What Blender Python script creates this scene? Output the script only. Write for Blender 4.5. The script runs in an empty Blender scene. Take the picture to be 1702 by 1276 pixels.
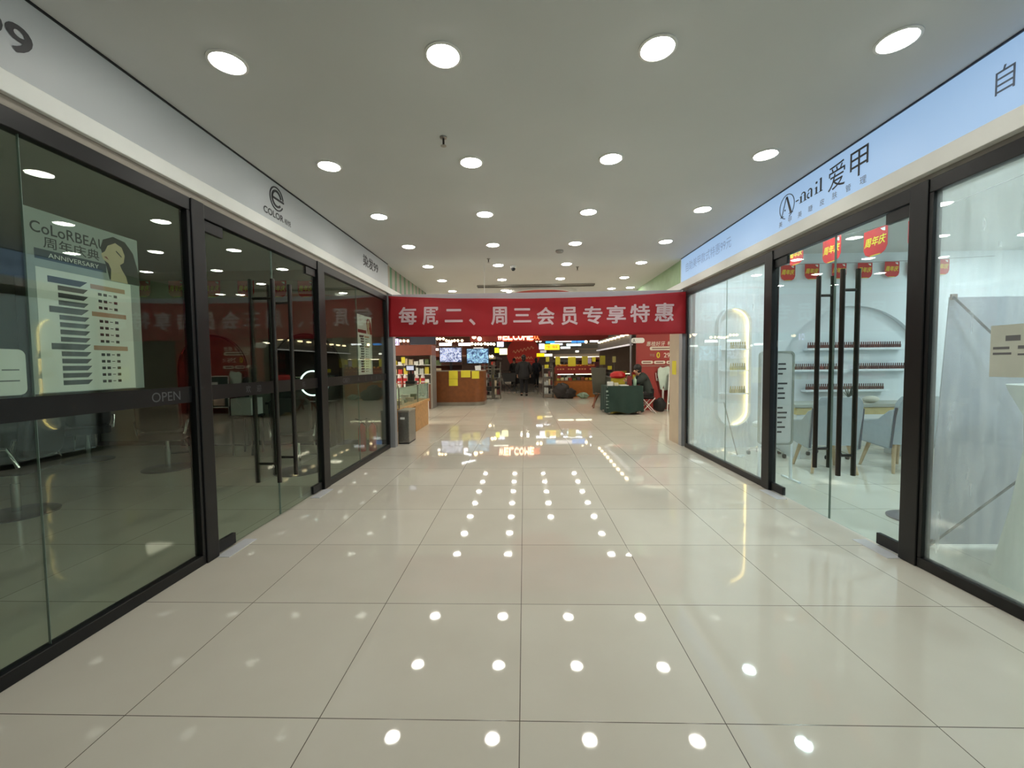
import bpy, bmesh, math, random
from mathutils import Vector, Matrix
random.seed(7)
PI = math.pi
SC = bpy.context.scene
COL = SC.collection

# ------------------------------------------------------------------ camera, world, exposure
F_PX, PITCH, YAW, ROLL, CAM_H = 692.55, 0.0473, 0.0297, -0.0114, 1.4027
cp, sp, cy_, sy_ = math.cos(PITCH), math.sin(PITCH), math.cos(YAW), math.sin(YAW)
FWD = Vector((-sy_*cp, cy_*cp, -sp)); _R = Vector((cy_, sy_, 0)); _U = _R.cross(FWD)
RGT = _R*math.cos(ROLL) + _U*math.sin(ROLL); UPV = -_R*math.sin(ROLL) + _U*math.cos(ROLL)
cam_d = bpy.data.cameras.new('camera'); cam = bpy.data.objects.new('camera', cam_d); COL.objects.link(cam)
cam_d.sensor_fit = 'HORIZONTAL'; cam_d.sensor_width = 36.0; cam_d.lens = F_PX/1702*36.0
cam_d.clip_start = 0.05; cam_d.clip_end = 200
M = Matrix.Identity(4)
for i in range(3):
    M[i][0], M[i][1], M[i][2] = RGT[i], UPV[i], -FWD[i]
M[2][3] = CAM_H
cam.matrix_world = M
SC.camera = cam
w = bpy.data.worlds.new('World'); SC.world = w; w.use_nodes = True
w.node_tree.nodes['Background'].inputs[0].default_value = (0.8, 0.9, 1.0, 1)
w.node_tree.nodes['Background'].inputs[1].default_value = 0.015
vs = SC.view_settings
vs.view_transform = 'Standard'; vs.look = 'None'; vs.gamma = 1.0; vs.exposure = 0.0; vs.use_curve_mapping = False
cyc = SC.cycles
cyc.max_bounces = 10; cyc.diffuse_bounces = 4; cyc.glossy_bounces = 5; cyc.transmission_bounces = 6
cyc.transparent_max_bounces = 16; cyc.sample_clamp_indirect = 6.0; cyc.caustics_reflective = False; cyc.caustics_refractive = False
cyc.use_denoising = True
LAMP = 56.0       # radiance of the corridor downlight diffusers
SALON = 230.0      # radiance of the added nail salon downlights
STORE = 70.0      # radiance of the panel lights added over the supermarket

def at(u, v, y):
    """world point on the upright plane at distance y that shows at photo pixel (u, v)"""
    d = FWD + RGT*((u-851)/F_PX) + UPV*((638-v)/F_PX)
    return Vector((0, 0, CAM_H)) + d*(y/d.y)

# ------------------------------------------------------------------ materials
MATS = {}
def srgb(c):
    return tuple(((x/255)/12.92 if x/255 <= .04045 else ((x/255+.055)/1.055)**2.4) for x in c)
def mat(name, col, rough=.5, metal=0.0, emit=0.0, ecol=None, var=0.06, scale=6.0, spec=.5, bump=0.0, alpha=None):
    if name in MATS: return MATS[name]
    m = bpy.data.materials.new(name); m.use_nodes = True
    nt = m.node_tree; b = nt.nodes['Principled BSDF']
    c = srgb(col)
    if var > 0:
        tc = nt.nodes.new('ShaderNodeTexCoord'); nz = nt.nodes.new('ShaderNodeTexNoise')
        nz.inputs['Scale'].default_value = scale; nz.inputs['Detail'].default_value = 3
        rp = nt.nodes.new('ShaderNodeValToRGB')
        rp.color_ramp.elements[0].color = (*[x*(1-var) for x in c], 1); rp.color_ramp.elements[1].color = (*[min(1, x*(1+var)) for x in c], 1)
        rp.color_ramp.elements[0].position = .3; rp.color_ramp.elements[1].position = .7
        nt.links.new(tc.outputs['Object'], nz.inputs['Vector']); nt.links.new(nz.outputs['Fac'], rp.inputs['Fac'])
        nt.links.new(rp.outputs['Color'], b.inputs['Base Color'])
        if bump > 0:
            bp = nt.nodes.new('ShaderNodeBump'); bp.inputs['Strength'].default_value = bump; bp.inputs['Distance'].default_value = .01
            nt.links.new(nz.outputs['Fac'], bp.inputs['Height']); nt.links.new(bp.outputs['Normal'], b.inputs['Normal'])
    else:
        b.inputs['Base Color'].default_value = (*c, 1)
    b.inputs['Roughness'].default_value = rough; b.inputs['Metallic'].default_value = metal
    b.inputs['Specular IOR Level'].default_value = spec
    if emit > 0:
        b.inputs['Emission Color'].default_value = (*srgb(ecol or col), 1); b.inputs['Emission Strength'].default_value = emit
    MATS[name] = m
    return m

def glass_mat(name, tint, f0=.04, haze=0.0, gloss_rough=0.0):
    m = bpy.data.materials.new(name); m.use_nodes = True; nt = m.node_tree; nt.nodes.clear()
    out = nt.nodes.new('ShaderNodeOutputMaterial'); mix = nt.nodes.new('ShaderNodeMixShader')
    tr = nt.nodes.new('ShaderNodeBsdfTransparent'); tr.inputs[0].default_value = (*tint, 1)
    gl = nt.nodes.new('ShaderNodeBsdfGlossy'); gl.inputs['Roughness'].default_value = gloss_rough; gl.inputs['Color'].default_value = (.96, 1, .98, 1)
    lw = nt.nodes.new('ShaderNodeLayerWeight'); lw.inputs['Blend'].default_value = .5
    p = nt.nodes.new('ShaderNodeMath'); p.operation = 'POWER'; p.inputs[1].default_value = 5
    mu = nt.nodes.new('ShaderNodeMath'); mu.operation = 'MULTIPLY_ADD'; mu.inputs[1].default_value = 1-f0; mu.inputs[2].default_value = f0
    nt.links.new(lw.outputs['Facing'], p.inputs[0]); nt.links.new(p.outputs[0], mu.inputs[0])
    nt.links.new(mu.outputs[0], mix.inputs[0]); nt.links.new(gl.outputs[0], mix.inputs[2])
    if haze > 0:
        df = nt.nodes.new('ShaderNodeBsdfDiffuse'); df.inputs[0].default_value = (.8, .84, .84, 1)
        tl = nt.nodes.new('ShaderNodeBsdfTranslucent'); tl.inputs[0].default_value = (.8, .84, .84, 1)
        a = nt.nodes.new('ShaderNodeAddShader'); nt.links.new(df.outputs[0], a.inputs[0]); nt.links.new(tl.outputs[0], a.inputs[1])
        mh = nt.nodes.new('ShaderNodeMixShader')
        tc = nt.nodes.new('ShaderNodeTexCoord'); mp = nt.nodes.new('ShaderNodeMapping'); mp.inputs['Scale'].default_value = (1, 7, .7)
        nz = nt.nodes.new('ShaderNodeTexNoise'); nz.inputs['Scale'].default_value = 3; nz.inputs['Detail'].default_value = 4
        mm = nt.nodes.new('ShaderNodeMath'); mm.operation = 'MULTIPLY'; mm.inputs[1].default_value = haze*2
        nt.links.new(tc.outputs['Object'], mp.inputs[0]); nt.links.new(mp.outputs[0], nz.inputs['Vector'])
        nt.links.new(nz.outputs['Fac'], mm.inputs[0]); nt.links.new(mm.outputs[0], mh.inputs[0])
        nt.links.new(tr.outputs[0], mh.inputs[1]); nt.links.new(a.outputs[0], mh.inputs[2])
        nt.links.new(mh.outputs[0], mix.inputs[1])
    else:
        nt.links.new(tr.outputs[0], mix.inputs[1])
    nt.links.new(mix.outputs[0], out.inputs[0]); MATS[name] = m
    return m

def floor_mat():
    m = bpy.data.materials.new('polished_tile'); m.use_nodes = True; nt = m.node_tree; b = nt.nodes['Principled BSDF']
    N = nt.nodes.new; L = nt.links.new
    tc = N('ShaderNodeTexCoord'); sx = N('ShaderNodeSeparateXYZ'); L(tc.outputs['Object'], sx.inputs[0])
    def line(sock, off):
        a = N('ShaderNodeMath'); a.operation = 'ADD'; a.inputs[1].default_value = 80-off; L(sock, a.inputs[0])
        d = N('ShaderNodeMath'); d.operation = 'DIVIDE'; d.inputs[1].default_value = .8; L(a.outputs[0], d.inputs[0])
        f = N('ShaderNodeMath'); f.operation = 'FRACT'; L(d.outputs[0], f.inputs[0])
        s = N('ShaderNodeMath'); s.operation = 'SUBTRACT'; s.inputs[1].default_value = .5; L(f.outputs[0], s.inputs[0])
        ab = N('ShaderNodeMath'); ab.operation = 'ABSOLUTE'; L(s.outputs[0], ab.inputs[0])
        g = N('ShaderNodeMath'); g.operation = 'GREATER_THAN'; g.inputs[1].default_value = .5-.0024; L(ab.outputs[0], g.inputs[0])
        fl = N('ShaderNodeMath'); fl.operation = 'FLOOR'; L(d.outputs[0], fl.inputs[0])
        return g, fl
    gx, ix = line(sx.outputs[0], -.0315); gy, iy = line(sx.outputs[1], 1.5755)
    mx = N('ShaderNodeMath'); mx.operation = 'MAXIMUM'; L(gx.outputs[0], mx.inputs[0]); L(gy.outputs[0], mx.inputs[1])
    cb = N('ShaderNodeCombineXYZ'); L(ix.outputs[0], cb.inputs[0]); L(iy.outputs[0], cb.inputs[1])
    wn = N('ShaderNodeTexWhiteNoise'); wn.noise_dimensions = '3D'; L(cb.outputs[0], wn.inputs['Vector'])
    nz = N('ShaderNodeTexNoise'); nz.inputs['Scale'].default_value = 2.2; nz.inputs['Detail'].default_value = 5; L(tc.outputs['Object'], nz.inputs['Vector'])
    av = N('ShaderNodeMath'); av.operation = 'MULTIPLY_ADD'; av.inputs[1].default_value = .35; L(wn.outputs['Value'], av.inputs[0])
    h = N('ShaderNodeMath'); h.operation = 'MULTIPLY'; h.inputs[1].default_value = .65; L(nz.outputs['Fac'], h.inputs[0]); L(h.outputs[0], av.inputs[2])
    rp = N('ShaderNodeValToRGB'); L(av.outputs[0], rp.inputs['Fac'])
    rp.color_ramp.elements[0].color = (*srgb((219, 213, 198)), 1); rp.color_ramp.elements[1].color = (*srgb((229, 224, 210)), 1)
    rp.color_ramp.elements[0].position = .25; rp.color_ramp.elements[1].position = .75
    mixc = N('ShaderNodeMix'); mixc.data_type = 'RGBA'; L(mx.outputs[0], mixc.inputs[0]); L(rp.outputs['Color'], mixc.inputs[6])
    mixc.inputs[7].default_value = (*srgb((104, 96, 84)), 1); L(mixc.outputs[2], b.inputs['Base Color'])
    rr = N('ShaderNodeMath'); rr.operation = 'MULTIPLY_ADD'; rr.inputs[1].default_value = .12; rr.inputs[2].default_value = .035; L(mx.outputs[0], rr.inputs[0])
    L(rr.outputs[0], b.inputs['Roughness']); b.inputs['Specular IOR Level'].default_value = .5
    n2 = N('ShaderNodeTexNoise'); n2.inputs['Scale'].default_value = 1.3; n2.inputs['Detail'].default_value = 1; L(tc.outputs['Object'], n2.inputs['Vector'])
    bp = N('ShaderNodeBump'); bp.inputs['Strength'].default_value = .03; bp.inputs['Distance'].default_value = .02
    L(n2.outputs['Fac'], bp.inputs['Height']); L(bp.outputs['Normal'], b.inputs['Normal'])
    MATS['floor'] = m; return m

def screen_mat(name, c1, c2, strength, scale=9):
    m = bpy.data.materials.new(name); m.use_nodes = True; nt = m.node_tree; b = nt.nodes['Principled BSDF']
    tc = nt.nodes.new('ShaderNodeTexCoord'); vo = nt.nodes.new('ShaderNodeTexVoronoi'); vo.inputs['Scale'].default_value = scale
    nz = nt.nodes.new('ShaderNodeTexNoise'); nz.inputs['Scale'].default_value = scale*1.3; nz.inputs['Distortion'].default_value = 2
    rp = nt.nodes.new('ShaderNodeValToRGB'); e = rp.color_ramp.elements
    e[0].color = (*srgb(c1), 1); e[0].position = .35; e[1].color = (*srgb(c2), 1); e[1].position = .62
    nt.links.new(tc.outputs['Object'], nz.inputs['Vector']); nt.links.new(nz.outputs['Fac'], rp.inputs['Fac'])
    nt.links.new(rp.outputs['Color'], b.inputs['Emission Color']); nt.links.new(rp.outputs['Color'], b.inputs['Base Color'])
    b.inputs['Emission Strength'].default_value = strength; b.inputs['Roughness'].default_value = .3
    MATS[name] = m; return m

FLOOR = floor_mat()
GLASS = glass_mat('clear_glass', (.87, .92, .87), .045)
GLASSR = glass_mat('bright_shop_glass', (.90, .96, .94), .03)
GLASSHAZE = glass_mat('filmed_shop_glass', (.90, .95, .93), .04, haze=.12)
CASE = glass_mat('display_glass', (.9, .96, .93), .05)
WHITE = mat('white_paint', (232, 233, 230), .6, var=.02)
CEILM = mat('ceiling_paint', (211, 213, 212), .75, var=.02, scale=1.5)
FASL = mat('grey_fascia', (178, 183, 186), .45, var=.03, scale=1.2)
TRIM = mat('white_trim', (228, 230, 226), .5, var=.02)
BLACK = mat('black_frame', (17, 18, 20), .4, metal=0, var=.08, spec=.35)
BAND = mat('black_film', (14, 15, 18), .4, var=.1, spec=.3)
LETTER = mat('dark_lettering', (38, 40, 44), .5, var=0)
LETTERG = mat('grey_lettering', (112, 114, 116), .5, var=0)
STEEL = mat('brushed_steel', (150, 148, 142), .3, metal=.9, var=.1, scale=30)
CHROME = mat('chrome', (205, 207, 208), .12, metal=1, var=0)
HANDLE = mat('dark_steel_handle', (72, 68, 64), .3, metal=.85, var=.05)
ALU = mat('aluminium_post', (168, 170, 176), .4, metal=.35, var=.04)
RED = mat('red_banner_cloth', (172, 28, 38), .6, var=.08, scale=3)
PINKW = mat('pale_banner_print', (226, 196, 202), .6, var=.03)
LAMPE = mat('lamp_diffuser', (255, 255, 250), .5, emit=LAMP, ecol=(255, 251, 241), var=0)
SALE = mat('salon_fill_diffuser', (255, 255, 255), .5, emit=SALON, ecol=(232, 248, 255), var=0)
STOE = mat('store_fill_diffuser', (255, 255, 250), .5, emit=STORE, ecol=(255, 244, 220), var=0)
WARM = mat('warm_bulb', (255, 230, 180), .5, emit=9, ecol=(255, 226, 176), var=0)
COOLB = mat('white_tube', (255, 255, 255), .5, emit=7, ecol=(244, 250, 255), var=0)
RINGM = mat('lamp_ring', (236, 236, 232), .4, var=0)
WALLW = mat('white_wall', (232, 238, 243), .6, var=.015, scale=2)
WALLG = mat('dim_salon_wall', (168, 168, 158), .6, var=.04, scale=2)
DARK = mat('black_plastic', (26, 26, 28), .4, var=.1)
WOODL = mat('light_wood', (196, 150, 96), .45, var=.14, scale=14)
WOODD = mat('brown_desk_wood', (122, 70, 32), .4, var=.14, scale=9)
YELLOW = mat('yellow_paper', (226, 214, 60), .7, var=.05)
PAPER = mat('white_paper', (236, 238, 236), .7, var=.02)

# ------------------------------------------------------------------ mesh builder
def wloc(o):
    v = Vector((0, 0, 0))
    while o is not None:
        v += o.location; o = o.parent
    return v

class MB:
    def __init__(s): s.v = []; s.f = []
    def add(s, vs_, fs): n = len(s.v); s.v += [tuple(p) for p in vs_]; s.f += [tuple(i+n for i in f) for f in fs]; return s
    def box(s, x0, y0, z0, x1, y1, z1):
        return s.add([(x0,y0,z0),(x1,y0,z0),(x1,y1,z0),(x0,y1,z0),(x0,y0,z1),(x1,y0,z1),(x1,y1,z1),(x0,y1,z1)],
                     [(0,3,2,1),(4,5,6,7),(0,1,5,4),(1,2,6,5),(2,3,7,6),(3,0,4,7)])
    def bar(s, p, q, a, b=None, up=(0,0,1)):
        p, q = Vector(p), Vector(q); d = (q-p).normalized(); b = b or a
        u = Vector(up) if abs(d.dot(Vector(up))) < .95 else Vector((1,0,0))
        x = d.cross(u).normalized(); y = x.cross(d)
        vs_ = [c + x*i*a/2 + y*j*b/2 for c in (p, q) for i, j in ((-1,-1),(1,-1),(1,1),(-1,1))]
        return s.add(vs_, [(0,3,2,1),(4,5,6,7),(0,1,5,4),(1,2,6,5),(2,3,7,6),(3,0,4,7)])
    def tube(s, pts, r, n=10, r2=None):
        pts = [Vector(p) for p in pts]; rings = []
        for i, p in enumerate(pts):
            d = ((pts[min(i+1, len(pts)-1)]-pts[max(i-1, 0)])).normalized()
            u = Vector((0,0,1)) if abs(d.z) < .9 else Vector((1,0,0))
            x = d.cross(u).normalized(); y = x.cross(d)
            rr = r if r2 is None else r + (r2-r)*i/max(1, len(pts)-1)
            rings.append([p + (x*math.cos(t*2*PI/n) + y*math.sin(t*2*PI/n))*rr for t in range(n)])
        vs_ = [q for rg in rings for q in rg]
        fs = [(i*n+t, i*n+(t+1) % n, (i+1)*n+(t+1) % n, (i+1)*n+t) for i in range(len(pts)-1) for t in range(n)]
        fs += [tuple(range(n-1, -1, -1)), tuple((len(pts)-1)*n+t for t in range(n))]
        return s.add(vs_, fs)
    def lathe(s, prof, cx=0, cy=0, cz=0, n=24):
        vs_ = []; fs = []
        for r, z in prof:
            r = max(r, .0004)
            vs_ += [(cx+r*math.cos(t*2*PI/n), cy+r*math.sin(t*2*PI/n), cz+z) for t in range(n)]
        for i in range(len(prof)-1):
            fs += [(i*n+t, i*n+(t+1) % n, (i+1)*n+(t+1) % n, (i+1)*n+t) for t in range(n)]
        fs += [tuple(range(n-1, -1, -1)), tuple((len(prof)-1)*n+t for t in range(n))]
        return s.add(vs_, fs)
    def prism(s, poly, o, ax, ay, depth):
        """polygon in the plane o + a*ax + b*ay, extruded by the vector depth"""
        o, ax, ay, d = Vector(o), Vector(ax), Vector(ay), Vector(depth); n = len(poly)
        P = [o+ax*a+ay*b for a, b in poly]
        return s.add(P+[p+d for p in P], [tuple(range(n-1, -1, -1)), tuple(range(n, 2*n))] + [(i, (i+1) % n, (i+1) % n+n, i+n) for i in range(n)])
    def ringp(s, outer, inner, o, ax, ay, depth):
        o, ax, ay, d = Vector(o), Vector(ax), Vector(ay), Vector(depth); n = len(outer)
        A = [o+ax*a+ay*b for a, b in outer]; B = [o+ax*a+ay*b for a, b in inner]
        vs_ = A+B+[p+d for p in A]+[p+d for p in B]; fs = []
        for i in range(n):
            j = (i+1) % n
            fs += [(i, j, n+j, n+i), (2*n+i, 3*n+i, 3*n+j, 2*n+j), (i, 2*n+i, 2*n+j, j), (n+i, n+j, 3*n+j, 3*n+i)]
        return s.add(vs_, fs)
    def ball(s, c, r, sx=1, sy=1, sz=1, n=14, m=9):
        vs_ = []; fs = []
        for i in range(m+1):
            a = PI*i/m
            for t in range(n):
                b = 2*PI*t/n; q = max(math.sin(a), .001)
                vs_.append((c[0]+r*sx*q*math.cos(b), c[1]+r*sy*q*math.sin(b), c[2]+r*sz*math.cos(a)))
        for i in range(m):
            fs += [(i*n+t, (i+1)*n+t, (i+1)*n+(t+1) % n, i*n+(t+1) % n) for t in range(n)]
        return s.add(vs_, fs)
    def lump(s, c, r, sx, sy, sz, seed, amp=.12):
        n0 = len(s.v); s.ball(c, r, sx, sy, sz, 20, 14)
        for i in range(n0, len(s.v)):
            d = Vector(s.v[i])-Vector(c); q = d.normalized()
            k = 1+amp*(math.sin(q.x*5+seed)*math.cos(q.y*6-seed)+.6*math.sin(q.z*9+q.x*7+seed*2))
            p = Vector(c)+d*k; s.v[i] = (p.x, p.y, max(p.z, .005))
        return s
    def build(s, name, m, parent=None, bevel=0.0, smooth=.55, sub=0):
        off = wloc(parent) if parent is not None else Vector((0,0,0))
        me = bpy.data.meshes.new(name); me.from_pydata([tuple(Vector(p)-off) for p in s.v], [], s.f); me.validate()
        bm = bmesh.new(); bm.from_mesh(me); bmesh.ops.recalc_face_normals(bm, faces=bm.faces); bm.to_mesh(me); bm.free()
        for p in me.polygons: p.use_smooth = True
        me.set_sharp_from_angle(angle=smooth)
        ms = m if isinstance(m, (list, tuple)) else [m]
        for q in ms: me.materials.append(q)
        o = bpy.data.objects.new(name, me); COL.objects.link(o)
        if parent is not None: o.parent = parent
        if bevel > 0:
            b = o.modifiers.new('bevel', 'BEVEL'); b.width = bevel; b.segments = 2; b.limit_method = 'ANGLE'; b.angle_limit = .7
        if sub: 
            q = o.modifiers.new('sub', 'SUBSURF'); q.levels = sub; q.render_levels = sub
        return o

def circ(r, n=40, cx=0, cy=0, ry=None, a0=0, a1=2*PI):
    full = abs(a1-a0-2*PI) < 1e-6; k = n if full else n+1
    return [(cx+r*math.cos(a0+(a1-a0)*i/n), cy+(ry or r)*math.sin(a0+(a1-a0)*i/n)) for i in range(k)]
def rrect(w_, h_, r, n=6):
    out = []
    for sx, sy, a in ((1,1,0),(-1,1,PI/2),(-1,-1,PI),(1,-1,3*PI/2)):
        out += [(sx*(w_/2-r)+r*math.cos(a+PI/2*i/n), sy*(h_/2-r)+r*math.sin(a+PI/2*i/n)) for i in range(n+1)]
    return out

def thing(name, label, cat, loc=(0,0,0), rotz=0, group=None):
    o = bpy.data.objects.new(name, None); COL.objects.link(o); o.location = loc; o.rotation_euler = (0,0,rotz)
    o.empty_display_size = .1; o['label'] = label; o['category'] = cat
    if group: o['group'] = group
    return o
def tag(o, label, cat, group=None):
    o['label'] = label; o['category'] = cat
    if group: o['group'] = group
    return o
def struct(o): o['kind'] = 'structure'; return o
def lab(o, t): o['label'] = t; return o
def kids(o): return [c for c in bpy.data.objects if c.parent == o]
def copy_tree(o, parent=None):
    c = o.copy(); COL.objects.link(c); c.parent = parent
    for k in CH.get(o.name, kids(o)): copy_tree(k, c)
    return c
CH = {}

_tc = {}
def glyph(body, bold=0.0):
    key = (body, bold)
    if key in _tc: return _tc[key]
    cu = bpy.data.curves.new('t', 'FONT'); cu.body = body; cu.size = 1; cu.align_x = 'LEFT'; cu.offset = bold; cu.resolution_u = 4
    ob = bpy.data.objects.new('t', cu); COL.objects.link(ob)
    bpy.context.view_layer.update()
    me = bpy.data.meshes.new_from_object(ob.evaluated_get(bpy.context.evaluated_depsgraph_get()))
    V = [tuple(v.co) for v in me.vertices]; Fc = [tuple(p.vertices) for p in me.polygons]
    bpy.data.objects.remove(ob); bpy.data.curves.remove(cu); bpy.data.meshes.remove(me)
    _tc[key] = (V, Fc); return V, Fc
def text_to(mb, body, o, ax, ay, w_=None, h_=None, bold=0.0, lift=0.0, shear=0.0):
    """flat lettering centred on o; ax / ay unit vectors of the sign plane; bold thickens the strokes by overprinting"""
    V, Fc = glyph(body)
    if not V: return mb
    xs = [v[0] for v in V]; ys = [v[1] for v in V]; W = max(xs)-min(xs); H = max(ys)-min(ys)
    sx = sy = 1
    if w_ and h_: sx, sy = w_/max(W, 1e-6), h_/max(H, 1e-6)
    elif w_: sx = sy = w_/W
    elif h_: sx = sy = h_/H
    cx, cyy = (max(xs)+min(xs))/2, (max(ys)+min(ys))/2
    o, ax, ay = Vector(o), Vector(ax), Vector(ay); n = ax.cross(ay)
    offs = [(0, 0)] if not bold else [(bold*math.cos(k*PI/3), bold*math.sin(k*PI/3)) for k in range(6)]
    for q, (bx, by) in enumerate(offs):
        mb.add([o + ax*((v[0]-cx+bx)*sx + shear*(v[1]-cyy)*sy) + ay*((v[1]-cyy+by)*sy) + n*(lift+q*.00002) for v in V], Fc)
    return mb
def flat(mb, name, m, parent=None, thick=0.0):
    o = mb.build(name, m, parent)
    if thick:
        q = o.modifiers.new('thick', 'SOLIDIFY'); q.thickness = thick; q.offset = 0
    return o

# ------------------------------------------------------------------ setting
XL, XR = -2.32, 2.68            # planes of the two glass fronts
HC = 3.113                      # corridor ceiling
KC = 1.113
def kz(z): return CAM_H + (z-CAM_H)*KC   # heights and distances read on the ceiling-side planes
FL, FR = -2.282, 2.616          # fascia faces
ZT = 2.575                      # top of the black frames
struct(MB().box(-14, -4, -.1, 14, 46, 0).build('floor', FLOOR))
struct(MB().box(-13.9, -4, HC, 13.9, 17.6, HC+.12).build('ceiling', CEILM))
STOREC = mat('dark_store_ceiling', (92, 90, 92), .8)
struct(MB().box(-14, 17.68, 6.0, 14, 46, 6.1).build('ceiling', STOREC))
struct(MB().box(-14, 17.6, HC, 14, 17.68, 6.1).build('trim_1', CEILM))
struct(MB().box(-9.2, -4.1, 0, 10.2, -4, HC).build('wall_back', mat('rear_wall', (190, 188, 182), .6)))
SWALL = mat('store_wall', (120, 104, 96), .7)
struct(MB().box(-14.1, 7.4, 0, -14, 46, 6).build('wall_store_left', SWALL))
struct(MB().box(14, 7.0, 0, 14.1, 46, 6).build('wall_store_right', SWALL))
struct(MB().box(-14, 46, 0, 14, 46.1, 6).build('wall_store_end', mat('store_end_wall', (96, 78, 74), .7)))
# left salon shell
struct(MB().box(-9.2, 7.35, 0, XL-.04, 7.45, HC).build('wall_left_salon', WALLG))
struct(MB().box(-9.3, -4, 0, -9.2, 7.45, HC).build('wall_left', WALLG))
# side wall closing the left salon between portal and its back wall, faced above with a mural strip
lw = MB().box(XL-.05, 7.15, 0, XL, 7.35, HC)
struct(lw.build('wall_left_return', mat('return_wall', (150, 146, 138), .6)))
# right salon shell
struct(MB().box(XR+.06, 6.97, 0, 10.2, 7.07, HC).build('wall_right_salon', WALLW))
struct(MB().box(10.2, -4, 0, 10.3, 7.07, HC).build('wall_right', WALLW))
struct(MB().box(XR+.05, 6.955, 0, 10.2, 6.97, .08).build('baseboard_right', TRIM))
struct(MB().box(-9.2, 7.335, 0, XL-.06, 7.35, .08).build('baseboard_left', DARK))
# walls over the shop fronts, white ledges under the fascias and the dull strips above the black frames
struct(MB().box(XL-.05, -4, ZT, XL+.016, 7.02, HC).build('wall_left_header', mat('header_strip', (150, 142, 132), .6)))
struct(MB().box(XR-.016, -4, ZT, XR+.05, 7.02, HC).build('wall_right_header', mat('header_strip_grey', (140, 138, 132), .6)))
struct(MB().box(XL, -4, 2.628, FL+.006, 9.93, 2.728).build('trim_2', TRIM, bevel=.004))
struct(MB().box(FR-.006, -4, 2.61, XR, 9.93, 2.725).build('trim_3', TRIM, bevel=.004))

# shop-front frames
def front(side, X, posts, near, far, end, seam_near, seam_far, gl_near, gl_far, n0):
    s = 1 if side == 'right' else -1
    d0, d1 = X-.03, X+.03
    zt = ZT
    # near window
    def window(name, y0, y1, seam, gm, seam_obj=True):
        wdw = MB()
        wdw.box(d0, y0, 0, d1, y1, .07); wdw.box(d0, y0, zt-.09, d1, y1, zt)
        wdw.box(d0, y1-.03 if name.endswith(n0[0]) else y0, .07, d1, y1 if name.endswith(n0[0]) else y0+.03, zt-.09)
        if not name.endswith(n0[0]): wdw.box(d0, y1-.06, .07, d1, y1, zt-.09)
        root = struct(wdw.build(name, BLACK, bevel=.004))
        for a, b in ((y0, seam), (seam, y1)):
            MB().box(X-.006, a+.002, .06, X+.006, b-.002, zt-.08).build('window_pane', gm, root)
        MB().box(X-.0058, seam-.001, .07, X+.0058, seam+.001, zt-.09).build('seal', EDGE, root)
        return root
    w1 = window('window_'+n0[0], -4, near, seam_near, gl_near)
    w2 = window('window_'+n0[1], far, end, seam_far, gl_far)
    # posts either side of the door
    for (a, b) in posts:
        p = struct(MB().box(X-.04, a, 0, X+.04, b, zt).build('trim_'+str(20+len(POSTS)), BLACK, bevel=.005)); POSTS.append(p)
    return w1, w2
POSTS = []
EDGE = mat('glass_edge', (120, 142, 132), .4, var=0)
front('left', XL, [(2.86, 2.975), (4.62, 4.76)], 2.86, 4.76, 6.99, 1.9, 5.75, GLASS, GLASS, ('1', '2'))
front('right', XR, [(2.85, 2.98), (4.555, 4.685)], 2.85, 4.685, 6.95, 1.2, 5.62, GLASSHAZE, GLASSHAZE, ('3', '4'))

def doors(name, X, y0, y1, split, hy, hz, off, gm, s):
    # s = +1 when the corridor lies on the +x side of the glass
    root = MB().box(X-.03, y0, 2.475, X+.03, y1, ZT).build(name, BLACK, bevel=.004); struct(root)
    leaves = [(y0+.012, split-.004), (split+.004, y1-.012)]
    for i, (a, b) in enumerate(leaves):
        leaf = MB().box(X-.006, a, .012, X+.006, b, 2.465).build('door_leaf', gm, root)
        ey = b if i == 0 else a
        MB().box(X-.0062, ey-.0004, .012, X+.0062, ey+.0018, 2.465).build('glass_edge', EDGE, leaf)
        h = MB(); hw = hy[i]
        for side in (-1, 1):
            h.tube([(X+side*off, hw, hz[0]), (X+side*off, hw, hz[1])], .019, 12)
        for z in (hz[0]+.17, hz[1]-.17):
            h.tube([(X-off, hw, z), (X+off, hw, z)], .012, 8)
        h.build('door_handle', HANDLE, leaf)
        # corner patch fittings at the hinge edge
        e = a if i == 0 else b; d = .2 if i == 0 else -.2
        lo, hi = sorted((e, e+d))
        MB().box(X-.016, lo, .012, X+.016, hi, .095).build('pivot_clamp', BLACK, leaf, bevel=.003)
        MB().box(X-.016, lo, 2.39, X+.016, hi, 2.47).build('pivot_clamp', BLACK, leaf, bevel=.003)
        lo, hi = sorted((e-(.03 if i == 0 else -.03), e+d*1.45))
        MB().box(X+s*.075-.05, lo, 0, X+s*.075+.05, hi, .004).build('floor_hinge_cover', mat('scuffed_plate', (214, 216, 220), .4), root)
    return root
doors('door_1', XL, 2.975, 4.62, 3.815, (3.66, 3.93), (.36, 2.18), .1, GLASS, 1)
doors('door_2', XR, 2.98, 4.555, 3.70, (3.53, 3.81), (.44, 2.15), .062, GLASSR, -1)

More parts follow.
